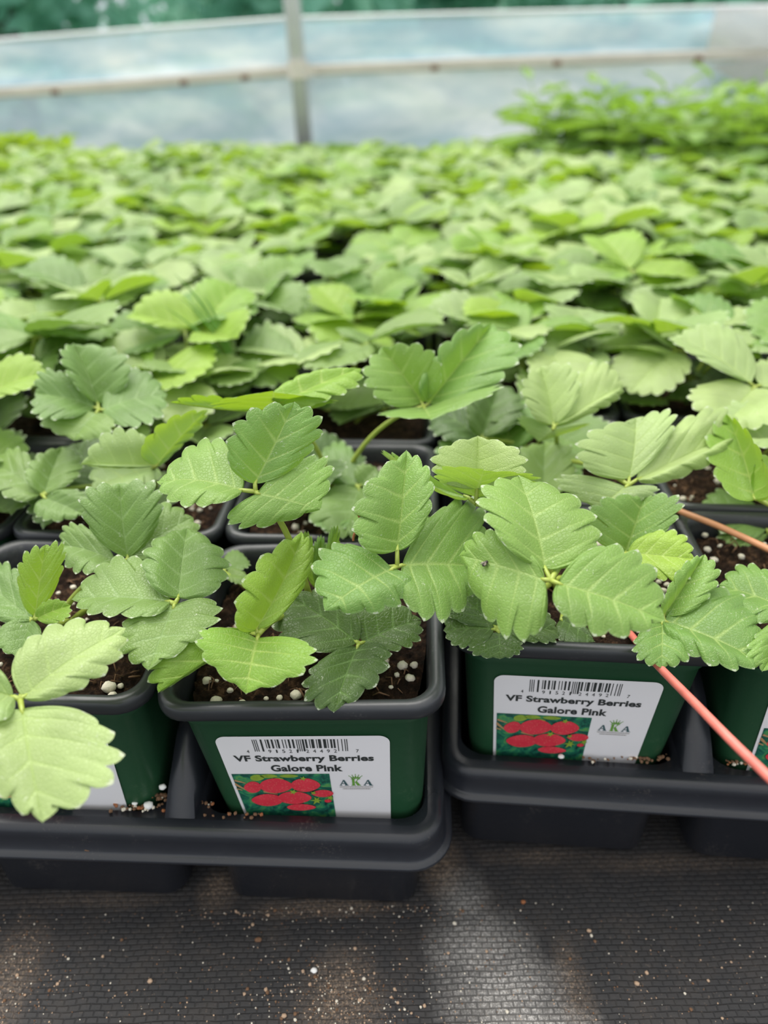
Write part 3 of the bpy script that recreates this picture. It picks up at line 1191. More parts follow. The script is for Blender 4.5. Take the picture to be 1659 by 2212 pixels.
# ------------------------------------------------------------------ potted strawberries in their trays
ORD = ['front', 'second', 'third', 'fourth', 'fifth', 'sixth', 'seventh', 'eighth', 'ninth', 'tenth', 'eleventh', 'twelfth', 'thirteenth', 'fourteenth', 'fifteenth', 'sixteenth', 'seventeenth', 'eighteenth']
NTH = ['first'] + ORD[1:]
ROWS = 17


def cell(bed, c, row):
    """centre of a pot (u,v) in bed space; c counts columns outward from the gap, row backwards"""
    if bed is BR2: row -= NY
    tr = row // NY
    tc = c // NX
    v = row * P + tr * GAPV + P / 2 - .0002
    u = c * P + tc * .010 + P / 2
    return u, v


def is_seedling_zone(p):
    return p.y > 1.17 + (.60 - p.x) * 1.2 and p.x > .28


def frame_margin(p, m=210):
    q = proj((p.x, p.y, .125))
    if q is None: return False
    mm = m * max(.6, min(1.4, .35 / q[2] * 1.2))
    return -mm < q[0] < W + mm


def make_pot(bed, side, c, row, lean=(0, 0), fine=False, seed=0):
    u, v = cell(bed, c, row)
    if side == 'left': u = -u
    loc = bed.w(u, v, POT_Z) - bed.w(lean[0] * .098, -lean[1] * .098, 0) + bed.w(0, 0, 0)
    root = bpy.data.objects.new('potted_strawberry', None)
    COL.objects.link(root)
    root.empty_display_size = .02
    root.location = loc
    root.rotation_euler = (lean[1], lean[0], -bed.a)
    po = link('pot', POT_ME, root)
    link('pot_rim', RIM_ME, po)
    so = link('soil', (SOILS_FINE[seed % 4] if fine else SOILS[seed % 2]), root)
    if fine:
        tag(link('perlite', PERLITES[seed % 4], so), kind='stuff')
        tag(link('bark_fibres', FIBRES[seed % 2], so), kind='stuff')
    return root


POTS = {}
LEAN = {('left', 0, 0): (-.045, 0), ('right', 0, 0): (-.004, 0)}
rp = random.Random(21)
TRAYS_USED = {}
SEEDCELLS = []
for side in ('left', 'right'):
    for row in range(ROWS):
        bed = BL if side == 'left' else (BR if row < NY else BR2)
        for c in range(18):
            u, v = cell(bed, c, row)
            p = bed.w(-u if side == 'left' else u, v, .1)
            if not frame_margin(p): continue
            if p.y > WY - .13: continue
            TRAYS_USED.setdefault((side, c // NX, row // NY), 0)
            if is_seedling_zone(p):
                SEEDCELLS.append((bed, u, v))
                continue
            lean = LEAN.get((side, c, row), (rp.uniform(-.015, .015), rp.uniform(-.015, .015)))
            root = make_pot(bed, side, c, row, lean, fine=(row < 2), seed=rp.randrange(8))
            POTS[(side, c, row)] = root
            where = 'left' if side == 'left' else 'right'
            nx = 'next to the gap' if c == 0 else '%s pot %s of the gap' % (NTH[c], where)
            if c == 0: nx = 'directly %s of the gap' % where
            look = 'strawberry plant in a green pot' if row == 0 else ('strawberry plant in a black rimmed pot' if row < 4 else 'blurred strawberry plant')
            rowtxt = 'front row' if row == 0 else '%s row back' % ORD[row]
            tag(root, '%s, %s, %s' % (look, rowtxt, nx), 'potted plant', 'potted strawberry plants filling the trays')
SPECIAL = {('left', 0, 0): 'labelled green pot with bright young strawberry leaf, in front tray left of the gap',
           ('right', 0, 0): 'labelled green pot with broad strawberry leaf carrying a fly, right of the gap',
           ('left', 1, 0): 'strawberry pot at left edge with large pale leaf hanging over its label',
           ('right', 1, 0): 'green strawberry pot at right edge behind the red runner'}
for k, t in SPECIAL.items():
    if k in POTS: POTS[k]['label'] = t
for k in (('left', 0, 0), ('left', 1, 0), ('right', 0, 0), ('right', 1, 0)):
    add_label(POTS[k])

for (side, tc, tr) in sorted(TRAYS_USED):
    bed = BL if side == 'left' else (BR if tr == 0 else BR2)
    u0 = tc * (NX * P + .010)
    if side == 'left': u0 = -u0 - NX * P
    v0 = (tr - (1 if bed is BR2 else 0)) * (NY * P + GAPV)
    o = link('carry_tray', TRAY_ME, None, bed.w(u0, v0, 0), (0, 0, -bed.a))
    pos = '%s of the gap' % side if tc == 0 else 'second tray %s of the gap' % side
    depth = ['at the front edge', 'behind the front tray', 'in the third line of trays', 'in the fourth line of trays', 'in the fifth line of trays', 'in the farthest line of trays'][tr]
    tag(o, 'black plastic carry tray %s, %s' % (pos, depth), 'tray', 'black carry trays holding the pots')

bpy.context.view_layer.update()

# ---- leaves seen close up, each placed where the photograph shows it
# (pot, material, hub px, hub z, [ (base px, tip px, side px, side px, dz base, dz tip, dz side, dz side, underside?) ])
HERO = [
 # A large pale leaf hanging over the left pot
 (('left', 1, 0), M_PALE, (44, 1512), .126, [
   ((52, 1505), (268, 1360), (92, 1372), (205, 1478), 0, .006, .006, .000),
   ((48, 1535), (92, 1772), (-28, 1640), (252, 1612), 0, -.008, -.002, -.002),
   ((30, 1505), (-120, 1470), (-50, 1420), (-40, 1560), 0, -.004, .003, .003),
 ]),
 # B
 (('left', 1, 0), M_GREY, (378, 1304), .127, [
   ((366, 1299), (158, 1292), (276, 1210), (262, 1340), 0, -.002, .002, .001),
   ((385, 1292), (404, 1140), (310, 1212), (493, 1238), 0, .004, .006, .003),
   ((376, 1310), (322, 1446), (262, 1362), (474, 1330), 0, -.006, -.002, .0),
 ]),
 # C
 (('left', 1, 0), M_GREY, (274, 1211), .124, [
   ((276, 1204), (258, 1046), (180, 1100), (352, 1082), 0, .022, .018, .018),
   ((284, 1206), (414, 1118), (318, 1104), (405, 1190), 0, .006, .008, .000),
   ((250, 1212), (130, 1178), (170, 1140), (180, 1246), 0, .000, .004, .000),
 ]),
 # U bright curled leaf, lower left
 (('left', 1, 0), M_BRIGHT, (76, 1336), .112, [
   ((76, 1330), (98, 1180), (40, 1236), (140, 1212), 0, .024, .016, .018),
   ((80, 1336), (152, 1308), (104, 1300), (134, 1345), 0, .006, .006, .004),
 ]),
 (('left', 1, 0), M_GREY, (72, 1338), .110, [
   ((70, 1338), (-46, 1250), (30, 1228), (-30, 1330), 0, .004, .006, .0),
   ((66, 1340), (40, 1420), (-10, 1372), (90, 1390), 0, -.004, .0, .0),
 ]),
 # D bright young leaf at the centre
 (('left', 0, 0), M_BRIGHT, (558, 1370), .122, [
   ((553, 1360), (652, 1152), (512, 1275), (652, 1250), 0, .016, .016, .006),
   ((556, 1380), (532, 1496), (432, 1382), (681, 1420), 0, -.006, .004, .002),
   ((545, 1368), (346, 1494), (368, 1395), (432, 1446), -.003, -.008, -.002, -.008),
 ]),
 # E dark low leaf
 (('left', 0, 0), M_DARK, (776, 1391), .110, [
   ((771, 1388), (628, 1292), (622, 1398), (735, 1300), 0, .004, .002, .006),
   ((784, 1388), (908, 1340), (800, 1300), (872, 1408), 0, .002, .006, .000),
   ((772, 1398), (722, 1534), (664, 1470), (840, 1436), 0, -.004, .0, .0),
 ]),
 # F centre leaf
 (('left', 0, 0), M_LEAF, (858, 1224), .139, [
   ((858, 1188), (878, 976), (764, 1120), (930, 1078), .004, .026, .016, .016),
   ((846, 1230), (704, 1318), (708, 1190), (872, 1304), 0, -.004, .002, -.006),
   ((869, 1221), (1046, 1226), (1000, 1084), (934, 1342), 0, -.008, .004, -.010),
 ]),
 # young crown leaves behind
 (('left', 0, 0), M_LEAF, (690, 1275), .106, [
   ((688, 1270), (660, 1150), (650, 1190), (684, 1195), 0, .028, .016, .016),
   ((692, 1270), (722, 1140), (700, 1190), (728, 1185), 0, .030, .018, .018),
   ((690, 1272), (694, 1158), (676, 1205), (706, 1205), 0, .024, .014, .014),
 ]),
 # small flat leaf
 (('left', 0, 0), M_GREY, (486, 1238), .104, [
   ((484, 1228), (532, 1206), (498, 1194), (530, 1232), 0, 0, 0, 0),
   ((490, 1240), (536, 1250), (515, 1232), (505, 1262), 0, 0, 0, 0),
 ]),
 # K
 (('left', 0, 0), M_LEAF, (552, 1062), .160, [
   ((551, 1044), (634, 872), (498, 935), (682, 955), .002, .022, .018, .010),
   ((523, 1059), (342, 1042), (462, 960), (424, 1104), 0, -.002, .004, -.002),
   ((556, 1066), (690, 1100), (690, 988), (510, 1138), 0, -.006, .004, -.008),
 ]),
 # G right main leaf
 (('right', 0, 0), M_LEAF, (1190, 1254), .146, [
   ((1178, 1230), (1120, 1032), (1038, 1112), (1284, 1140), 0, .014, .012, .006),
   ((1176, 1252), (994, 1200), (1082, 1156), (1114, 1380), 0, -.002, .004, -.014),
   ((1207, 1261), (1432, 1340), (1352, 1190), (1262, 1364), 0, -.006, .004, -.006),
 ]),
 # H dark low leaf under it
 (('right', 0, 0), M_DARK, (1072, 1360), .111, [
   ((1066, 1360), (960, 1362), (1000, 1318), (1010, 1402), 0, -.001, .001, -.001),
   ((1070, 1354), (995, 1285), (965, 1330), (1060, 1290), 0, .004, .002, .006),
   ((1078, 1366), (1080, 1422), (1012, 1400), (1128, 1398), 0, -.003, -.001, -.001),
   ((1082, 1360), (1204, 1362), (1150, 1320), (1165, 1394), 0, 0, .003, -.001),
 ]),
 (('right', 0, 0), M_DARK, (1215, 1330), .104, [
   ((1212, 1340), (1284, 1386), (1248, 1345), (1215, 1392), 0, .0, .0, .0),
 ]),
 # I
 (('right', 0, 0), M_LEAF, (1434, 1340), .114, [
   ((1436, 1342), (1648, 1432), (1582, 1286), (1510, 1430), 0, -.001, .003, -.002),
   ((1433, 1330), (1520, 1200), (1450, 1252), (1538, 1278), 0, .014, .012, .008),
   ((1430, 1346), (1428, 1442), (1368, 1398), (1496, 1398), 0, -.002, -.001, -.001),
 ]),
 # J
 (('right', 0, 0), M_LEAF, (1350, 1200), .119, [
   ((1350, 1196), (1392, 1070), (1272, 1112), (1466, 1108), 0, .016, .016, .016),
 ]),
 (('right', 0, 0), M_BRIGHT, (1354, 1198), .124, [
   ((1356, 1195), (1498, 1208), (1440, 1148), (1446, 1256), 0, .002, .006, -.002),
 ]),
 # N cupped bright leaf
 (('right', 0, 0), M_PALE, (1028, 1088), .146, [
   ((1030, 1056), (1032, 944), (934, 1004), (1134, 1006), .004, .018, .016, .016),
   ((1028, 1074), (1045, 1016), (940, 1026), (1160, 1042), 0, .014, .016, .012, 1),
   ((1010, 1074), (826, 978), (908, 1000), (935, 1030), 0, .012, .010, .008, 1),
 ]),
 # O
 (('right', 0, 1), M_PALE, (1358, 1048), .136, [
   ((1359, 1034), (1372, 906), (1244, 978), (1452, 918), 0, .014, .012, .014),
   ((1376, 1036), (1602, 932), (1500, 900), (1498, 1022), 0, .008, .012, .0),
   ((1352, 1052), (1292, 1100), (1208, 1034), (1416, 1066), 0, -.006, .002, .000),
 ]),
 (('right', 0, 1), M_GREY, (1172, 1092), .112, [
   ((1170, 1090), (1176, 958), (1112, 1004), (1244, 1004), 0, .010, .010, .010),
 ]),
 # leaf at the right edge behind (lime underside)
 (('right', 1, 0), M_BRIGHT, (1640, 1080), .132, [
   ((1630, 1078), (1572, 898), (1528, 1004), (1642, 990), 0, .018, .008, .020, 1),
   ((1642, 1078), (1720, 985), (1640, 995), (1740, 1060), 0, .014, .012, .004, 1),
 ]),
 (('right', 1, 0), M_GREY, (1660, 1150), .104, [
   ((1654, 1140), (1518, 1086), (1590, 1068), (1572, 1160), 0, 0, 0.001, -.001),
   ((1660, 1150), (1590, 1182), (1560, 1150), (1640, 1175), -.002, -.003, -.003, -.003),
 ]),
 # right edge, front pot
 (('right', 1, 0), M_LEAF, (1720, 1325), .116, [
   ((1712, 1322), (1556, 1266), (1640, 1230), (1622, 1345), 0, .0, .003, -.001),
   ((1712, 1335), (1648, 1448), (1622, 1390), (1740, 1420), 0, -.004, -.001, -.001),
 ]),
 # row behind on the left: S, T, V, P
 (('left', 2, 0), M_PALE, (-60, 1130), .136, [
   ((-52, 1128), (92, 1136), (28, 1050), (24, 1192), 0, 0, .004, .0),
 ]),
 (('left', 1, 1), M_GREY, (92, 1070), .122, [
   ((95, 1066), (134, 968), (60, 1012), (175, 1020), 0, .008, .008, .004),
   ((88, 1066), (-16, 1000), (52, 982), (4, 1074), 0, .004, .006, .0),
   ((98, 1076), (186, 1112), (176, 1062), (90, 1122), 0, -.004, .002, -.004),
 ]),
 (('left', 1, 1), M_PALE, (334, 1008), .138, [
   ((330, 1004), (178, 1002), (272, 926), (268, 1012), 0, .004, .014, .0),
   ((338, 1006), (446, 886), (330, 935), (404, 960), 0, .018, .016, .004, 1),
   ((330, 1010), (200, 1056), (234, 980), (318, 1052), -.012, -.014, -.008, -.014),
 ]),
 (('left', 1, 1), M_GREY, (214, 884), .146, [
   ((211, 872), (160, 744), (138, 800), (276, 790), 0, .020, .018, .014),
   ((204, 880), (78, 850), (118, 806), (104, 910), 0, .008, .014, .002),
   ((222, 886), (358, 852), (282, 808), (312, 926), 0, .002, .008, -.002),
   ((208, 892), (160, 950), (92, 900), (246, 930), 0, -.006, .0, -.002),
 ]),
 # L seen nearly edge on
 (('left', 0, 1), M_BRIGHT, (592, 890), .158, [
   ((606, 872), (778, 796), (634, 826), (724, 866), .006, .014, .010, .008),
   ((592, 886), (590, 846), (462, 882), (722, 876), 0, .014, .006, .006, 1),
   ((560, 886), (370, 870), (484, 854), (490, 880), 0, .008, .008, .004, 1),
 ]),
 # X dark pair and Z behind the centre
 (('left', 0, 1), M_GREY, (772, 1052), .112, [
   ((772, 1048), (686, 984), (750, 966), (694, 1036), 0, .004, .006, .0),
   ((776, 1056), (742, 1160), (668, 1090), (800, 1120), 0, -.004, .0, -.002),
   ((780, 1048), (812, 1010), (770, 1010), (822, 1050), 0, .006, .006, .0),
 ]),
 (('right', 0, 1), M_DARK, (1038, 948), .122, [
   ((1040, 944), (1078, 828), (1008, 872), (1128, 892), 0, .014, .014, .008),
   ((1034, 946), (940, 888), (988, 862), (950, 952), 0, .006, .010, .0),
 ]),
 # M two big leaflets raised
 (('left', 0, 1), M_LEAF, (916, 878), .150, [
   ((911, 870), (826, 752), (942, 776), (800, 846), 0, .020, .020, .010),
   ((926, 872), (1062, 702), (940, 766), (1098, 806), 0, .026, .020, .014),
   ((917, 882), (930, 906), (820, 896), (1078, 838), 0, .002, .002, .012),
 ]),
 # R
 (('right', 0, 1), M_PALE, (1196, 924), .140, [
   ((1195, 916), (1166, 794), (1128, 864), (1248, 820), 0, .018, .014, .016),
   ((1200, 918), (1346, 834), (1262, 800), (1296, 890), 0, .010, .014, .002),
   ((1194, 928), (1164, 954), (1122, 900), (1272, 916), 0, -.006, .002, .002),
 ]),
 # Q
 (('left', 0, 2), M_GREY, (508, 810), .128, [
   ((502, 804), (412, 764), (484, 706), (452, 812), 0, .006, .014, .0),
   ((515, 804), (644, 768), (566, 702), (606, 836), 0, .004, .012, .0),
   ((508, 814), (492, 856), (448, 832), (580, 812), 0, -.006, .0, .0),
 ]),
]

up_cam = Vector((0, -.55, .83))
rh = random.Random(5)
for key, mat, hub_px, hz, lets in HERO:
    root = POTS.get(key)
    if root is None:
        continue
    Mi = root.matrix_world.inverted()
    hub = at(hub_px[0], hub_px[1], hz)
    crown = root.matrix_world @ Vector((rh.uniform(-.006, .006), rh.uniform(-.006, .006), SOIL_Z - .001))
    ctrl = crown.lerp(hub, .35); ctrl.z = crown.z + (hub.z - crown.z) * .8
    pet = bez(crown, ctrl, hub, 12)
    pm = MB()
    pm.tube([Mi @ p for p in pet], [.0013 - .0004 * k / 12 for k in range(13)], 9)
    meshes = []
    info = []
    for L in lets:
        (bx, tx, lx, rx, db, dt, dl, dr) = L[:8]
        under = len(L) > 8
        B, T = at(*bx, hz + db), at(*tx, hz + dt)
        Lp, Rp = at(*lx, hz + dl), at(*rx, hz + dr)
        view = (Vector((0, 0, CAM_Z)) - B.lerp(T, .5)).normalized()
        upv = -view if under else view
        small = (T - B).length < .02
        mb = MB()
        n = leaflet(mb, B, T, Lp, Rp, tpl=T_HERO_S if small else T_HERO, up=upv, rng=rh, puff=rh.uniform(.03, .075), arch=rh.uniform(.02, .08), wav=.018, relief=.013)
        mb.v = [tuple(Mi @ Vector(p)) for p in mb.v]
        meshes.append(mb.mesh('leaflet', mat))
        pm.tube([Mi @ hub, Mi @ B, Mi @ (B + (T - B) * .05)], [.0008, .0007, .0003], 7)
        info.append('%.1f/%.1f' % ((T - B).length * 100, (Lp - Rp).length * 100))
    lf = link('leaf', pm.mesh('petiole', M_PETIOLE), root)
    for m_ in meshes:
        link('leaflet', m_, lf)
    print('HERO', key, hub_px, info)

# ---- the larger perlite lumps that show at the pot edges
for key, spots in {('left', 0, 0): ((466, 1512, 14), (524, 1520, 12), (640, 1505, 14), (604, 1508, 8), (575, 1508, 6), (870, 1448, 13), (895, 1447, 10), (700, 1512, 6), (845, 1492, 6), (665, 1497, 7)),
                   ('left', 1, 0): ((238, 1492, 17), (262, 1486, 8), (245, 1508, 11)),
                   ('right', 0, 0): ((1428, 1298, 10), (1436, 1285, 9), (1418, 1278, 8), (1350, 1388, 9), (1300, 1395, 6)),
                   ('right', 1, 0): ((1515, 1168, 9), (1590, 1244, 9), (1645, 1195, 8))}.items():
    root = POTS[key]
    Mi = root.matrix_world.inverted()
    so = [c_ for c_ in root.children if c_.name.startswith('soil')][0]
    rr = random.Random(len(spots))
    mb = MB()
    for px, py, r_px in spots:
        p = Mi @ at(px, py, .0975)
        q = .95 * r_px * .235 / FPX
        mb.blob((max(-.0385, min(.0385, p.x)), max(-.0385, min(.0385, p.y)), .0935 + q * .5), (q, q * .85, q * .8), rr, 2, rough=.14)
    tag(link('perlite_lumps', mb.mesh('perlite_lumps', M_PERLITE), so), kind='stuff')

# ---- leaves of every other plant
HEROPOTS = {}
for h in HERO: HEROPOTS[h[0]] = HEROPOTS.get(h[0], 0) + len(h[4])
for key, root in POTS.items():
    side, c, row = key
    r = random.Random(1000 + row * 37 + c * 7 + (500 if side == 'left' else 0))
    if row == 0:
        if c >= 2:
            for k in range(4):
                generic_leaf(root, r, r.choice(MID_VARIANTS), k * 1.57 + r.uniform(-.4, .4), r.uniform(.85, 1.0), r.choice(LEAFMATS))
        continue
    nh = HEROPOTS.get(key, 0)
    a0 = r.uniform(0, 6.28)
    if row <= 4:
        nlow = 2 if nh else 2
        nhigh = 0 if nh >= 6 else (2 if nh else r.choice((5, 5, 6)))
        if row == 1: nhigh = min(nhigh, 3)
        if row == 1 and nh: nhigh = min(nhigh, 1)
        if key == ('right', 1, 1): nhigh, nlow = 2, 1
        for k in range(nhigh):
            az = a0 + k * 6.28 / max(1, nhigh) + r.uniform(-.45, .45)
            generic_leaf(root, r, r.choice(MID_VARIANTS), az, r.uniform(.82, 1.08), r.choice(LEAFMATS), r.uniform(-.12, .12))
        for k in range(nlow):
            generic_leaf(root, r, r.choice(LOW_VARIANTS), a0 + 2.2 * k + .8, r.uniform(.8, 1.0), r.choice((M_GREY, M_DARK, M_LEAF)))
    else:
        n = r.choice((6, 6, 7, 7))
        for k in range(n):
            az = a0 + k * 6.28 / n + r.uniform(-.4, .4)
            far_leaf(root, r, r.choice(FAR_VARIANTS), az, r.uniform(.85, 1.12), r.choice(LEAFMATS + [M_PALE] * 4 + [M_BRIGHT]))  # extra pale picks put the far rows' brighter light and haze into leaf colour

# ---- runners
def runner(root, pts, rad, mat, label):
    Mi = root.matrix_world.inverted()
    P3 = [Mi @ at(x, y, z) for x, y, z in pts]
    path = [Vector(q) for q in catmull([tuple(p) for p in P3], 40)]
    o = link('runner', MB().tube(path, rad, 10).mesh('runner', mat), root)
    o['label'] = label
    return o


runner(POTS[('right', 0, 0)], [(1330, 1330, .099), (1400, 1415, .109), (1500, 1518, .114), (1600, 1620, .117), (1740, 1752, .118), (1850, 1842, .100), (1930, 1900, .060), (1980, 1960, .010), (1985, 1990, -.012)], [.00125 + .0004 * k / 40 for k in range(41)], M_RUNNER, 'pinkish red runner hanging over the rim')
runner(POTS[('right', 0, 1)], [(1400, 1075, .106), (1470, 1105, .112), (1560, 1140, .115), (1680, 1196, .116), (1760, 1236, .110), (1800, 1270, .097)], .00135, M_RUNNER2, 'orange brown runner')
runner(POTS[('left', 0, 0)], [(640, 1400, .097), (612, 1362, .106), (582, 1332, .112), (560, 1300, .112)], .0010, M_RUNNER, 'short red stalk')

# ------------------------------------------------------------------ small things
# fly on a leaf
bpy.context.view_layer.update()
_d = ray(1048, 1217).normalized()
_hit = sc.ray_cast(bpy.context.evaluated_depsgraph_get(), Vector((0, 0, CAM_Z)), _d)
c = _hit[1] - _d * .0009
root = bpy.data.objects.new('fly', None); COL.objects.link(root); root.location = c
tag(root, 'tiny dark fly resting on the broad right strawberry leaf', 'fly')
mb = MB(); rf = random.Random(2)
d = Vector((.62, .70, .2)).normalized()
for k, (t, r_) in enumerate(((-.0008, .00055), (0, .0006), (.0008, .0005))):
    mb.blob(tuple(d * t), (r_, r_, r_ * .9), rf, 2, rough=.02)
link('body', mb.mesh('body', M_FLY), root)
s = d.cross(Vector((0, 0, 1))).normalized()
for sg in (-1, 1):
    mb = MB().add([tuple(d * .0003 + Vector((0, 0, .0005))), tuple(-d * .0010 + s * sg * .0002 + Vector((0, 0, .0007))), tuple(-d * .0016 + s * sg * .0007 + Vector((0, 0, .0006))), tuple(-d * .0007 + s * sg * .0009 + Vector((0, 0, .0006)))], [(0, 1, 2, 3)])
    link('wing', mb.mesh('wing', M_WING), root)
mb = MB()
for k in (-1, 0, 1):
    for sg in (-1, 1):
        b0 = d * (k * .0005)
        mb.tube([b0, b0 + s * sg * .0008 + Vector((0, 0, .0001)), b0 + s * sg * .0012 - Vector((0, 0, .0007))], .00007, 4)
link('legs', mb.mesh('legs', M_FLY), root)

# dried rootlet on the edge of the centre leaf
pts = [tuple(at(x, y, .157 - (y - 1100) * .00016)) for x, y in ((768, 1105), (777, 1118), (774, 1138), (765, 1155), (763, 1168))]
mb = MB().tube([Vector(q) for q in catmull(pts, 20)], .00042, 7)
tag(link('dry_rootlet', mb.mesh('dry_rootlet', M_FIBER)), 'thin curled brown rootlet caught on the edge of the centre leaf', 'rootlet')


# stray perlite grains and pebbles on the ground fabric
def grain(px, py, r_, name, mat, label, cat, z=FZ, seed=0, n=2):
    p = at(px, py, z)
    rr = random.Random(seed + 70)
    mb = MB().blob((0, 0, r_ * .6), (r_, r_ * .8, r_ * .65), rr, n, rough=.16)
    o = link(name, mb.mesh(name, mat), None, p)
    tag(o, label, cat)
    return o


M_WHITE = simple('white_perlite', (.80, .79, .77), .8)
M_PEB = simple('tan_pebble', (.45, .31, .21), .9, nscale=800, namp=.3)
grain(678, 2098, .0013, 'perlite_grain', M_WHITE, 'bright white grain alone on the black fabric below the left tray', 'grain', seed=1)
grain(325, 2121, .0010, 'pebble', M_PEB, 'tan pebble on the fabric at lower left, under the large leaf', 'pebble', seed=2)
grain(1375, 2126, .0010, 'pebble', M_PEB, 'small pale pebble on the fabric at lower right', 'pebble', seed=3)
grain(558, 2032, .0013, 'pebble', M_CRUMB, 'brown soil flake on the fabric below the left tray', 'crumb', seed=4)
grain(614, 2196, .0010, 'pebble', M_PEB, 'tan pebble at the bottom edge of the photo left of centre', 'pebble', seed=5)
grain(1272, 2012, .0009, 'pebble', M_PEB, 'small tan pebble on the fabric below the right tray', 'pebble', seed=6)
grain(1130, 1950, .0010, 'pebble', M_FIBER, 'reddish soil crumb on the fabric below the right tray', 'crumb', seed=8)
grain(322, 1744, .0019, 'perlite_grain', M_WHITE, 'white perlite lump on the left tray against the pot at left', 'grain', z=TZ, seed=9)
grain(352, 1703, .0014, 'perlite_grain', M_WHITE, 'smaller white perlite grain beside the left pot above the lump', 'grain', z=.0515, seed=10)
grain(292, 1738, .0011, 'perlite_grain', M_WHITE, 'tiny white perlite grain in crumbs left of the white lump', 'grain', z=TZ, seed=11)
grain(1212, 1637, .0012, 'perlite_grain', M_WHITE, 'white perlite grain below the berry picture of the right label', 'grain', z=TZ + .004, seed=12)
grain(190, 1836, .0014, 'pebble', M_CRUMB, 'brown crumb stuck on the left tray front', 'crumb', z=.0335, seed=13)

# loose dust and crumbs, uncountable
rc = random.Random(99)
mb = MB()
for k in range(1500):
    q = rc.random()
    if q < .45:
        px, py = rc.uniform(-20, 1680), rc.uniform(1950, 2230)
    elif q < .7:
        px, py = rc.gauss(720, 95), rc.gauss(2150, 45)
    elif q < .82:
        px, py = rc.gauss(20, 60), rc.gauss(2120, 60)
    else:
        px, py = rc.uniform(380, 1000), rc.gauss(1960, 16)
    p = at(px, py, FZ)
    if p.y > .163: continue
    s_ = rc.uniform(.00012, .00036) if rc.random() < .93 else rc.uniform(.0004, .0008)
    mb.blob((p.x, p.y, FZ + s_ * .5), (s_, s_, s_ * .7), rc, 1, rough=.2, mi=rc.choice((0, 0, 1, 1, 2)))
tag(link('soil_crumbs', mb.mesh('soil_crumbs', [M_CRUMB, M_PEB, M_PERLITE], False)), 'scattered soil dust and crumbs on the black fabric', 'soil crumbs', kind='stuff')
mb = MB()
for (px, py, z, n, sp_) in ((300, 1745, TZ, 40, 26), (350, 1722, TZ + .001, 20, 10), (380, 1722, TZ, 6, 8), (450, 1735, TZ, 10, 8), (520, 1762, TZ, 14, 40), (1390, 1640, TZ + .004, 30, 26), (1600, 1648, TZ + .004, 24, 18), (1290, 1640, TZ + .004, 10, 20)):
    for k in range(n):
        p = at(px + rc.gauss(0, sp_), py + rc.gauss(0, 3.5), z)
        s_ = rc.uniform(.0003, .0009)
        mb.blob((p.x, p.y, z + s_ * .5), (s_, s_, s_ * .8), rc, 1, rough=.2, mi=rc.choice((0, 0, 0, 1, 2)))
tag(link('tray_crumbs', mb.mesh('tray_crumbs', [M_CRUMB, M_FIBER, M_PERLITE], False)), 'soil crumbs lying on the tray edges around the pots', 'soil crumbs', kind='stuff')

# grass growing among the left pots
g0 = POTS[('left', 1, 2)].matrix_world @ Vector((.030, .01, SOIL_Z))
root = bpy.data.objects.new('grass_tuft', None); COL.objects.link(root); root.location = g0
tag(root, 'thin upright grass blades among strawberry leaves left of centre', 'grass')
rg = random.Random(12)
for k, (px, py, z) in enumerate(((375, 590, .172), (385, 640, .165), (440, 640, .16), (350, 660, .16), (415, 655, .158), (395, 690, .15))):
    tip = at_y(px, py, g0.y + .004) - g0
    b0 = Vector((rg.uniform(-.003, .003), rg.uniform(-.003, .003), 0))
    c_ = Vector((b0.x + (tip.x - b0.x) * .25, tip.y * .3, tip.z * .7))
    path = bez(b0, c_, tip, 10)
    vs, fs = [], []
    for i, p in enumerate(path):
        w_ = .0015 * (1 - i / 10) ** .6 + .0001
        vs += [p + Vector((-w_, 0, 0)), p + Vector((0, -w_ * .5, 0)), p + Vector((w_, 0, 0))]
    for i in range(10):
        fs += [(i * 3, i * 3 + 1, i * 3 + 4, i * 3 + 3), (i * 3 + 1, i * 3 + 2, i * 3 + 5, i * 3 + 4)]
    link('blade', MB().add(vs, fs).mesh('blade', M_GRASS), root)

# ------------------------------------------------------------------ tall seedlings at the far right and far left
def lance(mb, B, T, wd, up, curl, mi=0):
    """smooth pointed seedling leaf"""
    D = T - B
    s = D.cross(up).normalized()
    n = s.cross(D).normalized()
    ln = D.length
    prof_ = [(0, .05), (.12, .40), (.28, .85), (.42, 1), (.58, .92), (.75, .62), (.9, .25), (1, .0)]
    vs, fs, uv = [], [], []
    for i, (a, b) in enumerate(prof_):
        for j, q in enumerate((-1, -.5, 0, .5, 1)):
            z = -curl * a * a + abs(q) * .10
            vs.append(B + D * a + s * (q * b * wd) + n * (z * ln))
            uv.append((a * 6, abs(q)))
    for i in range(7):
        for j in range(4):
            fs.append((i * 5 + j, i * 5 + j + 1, (i + 1) * 5 + j + 1, (i + 1) * 5 + j))
    mb.add(vs, fs, uv, mi)


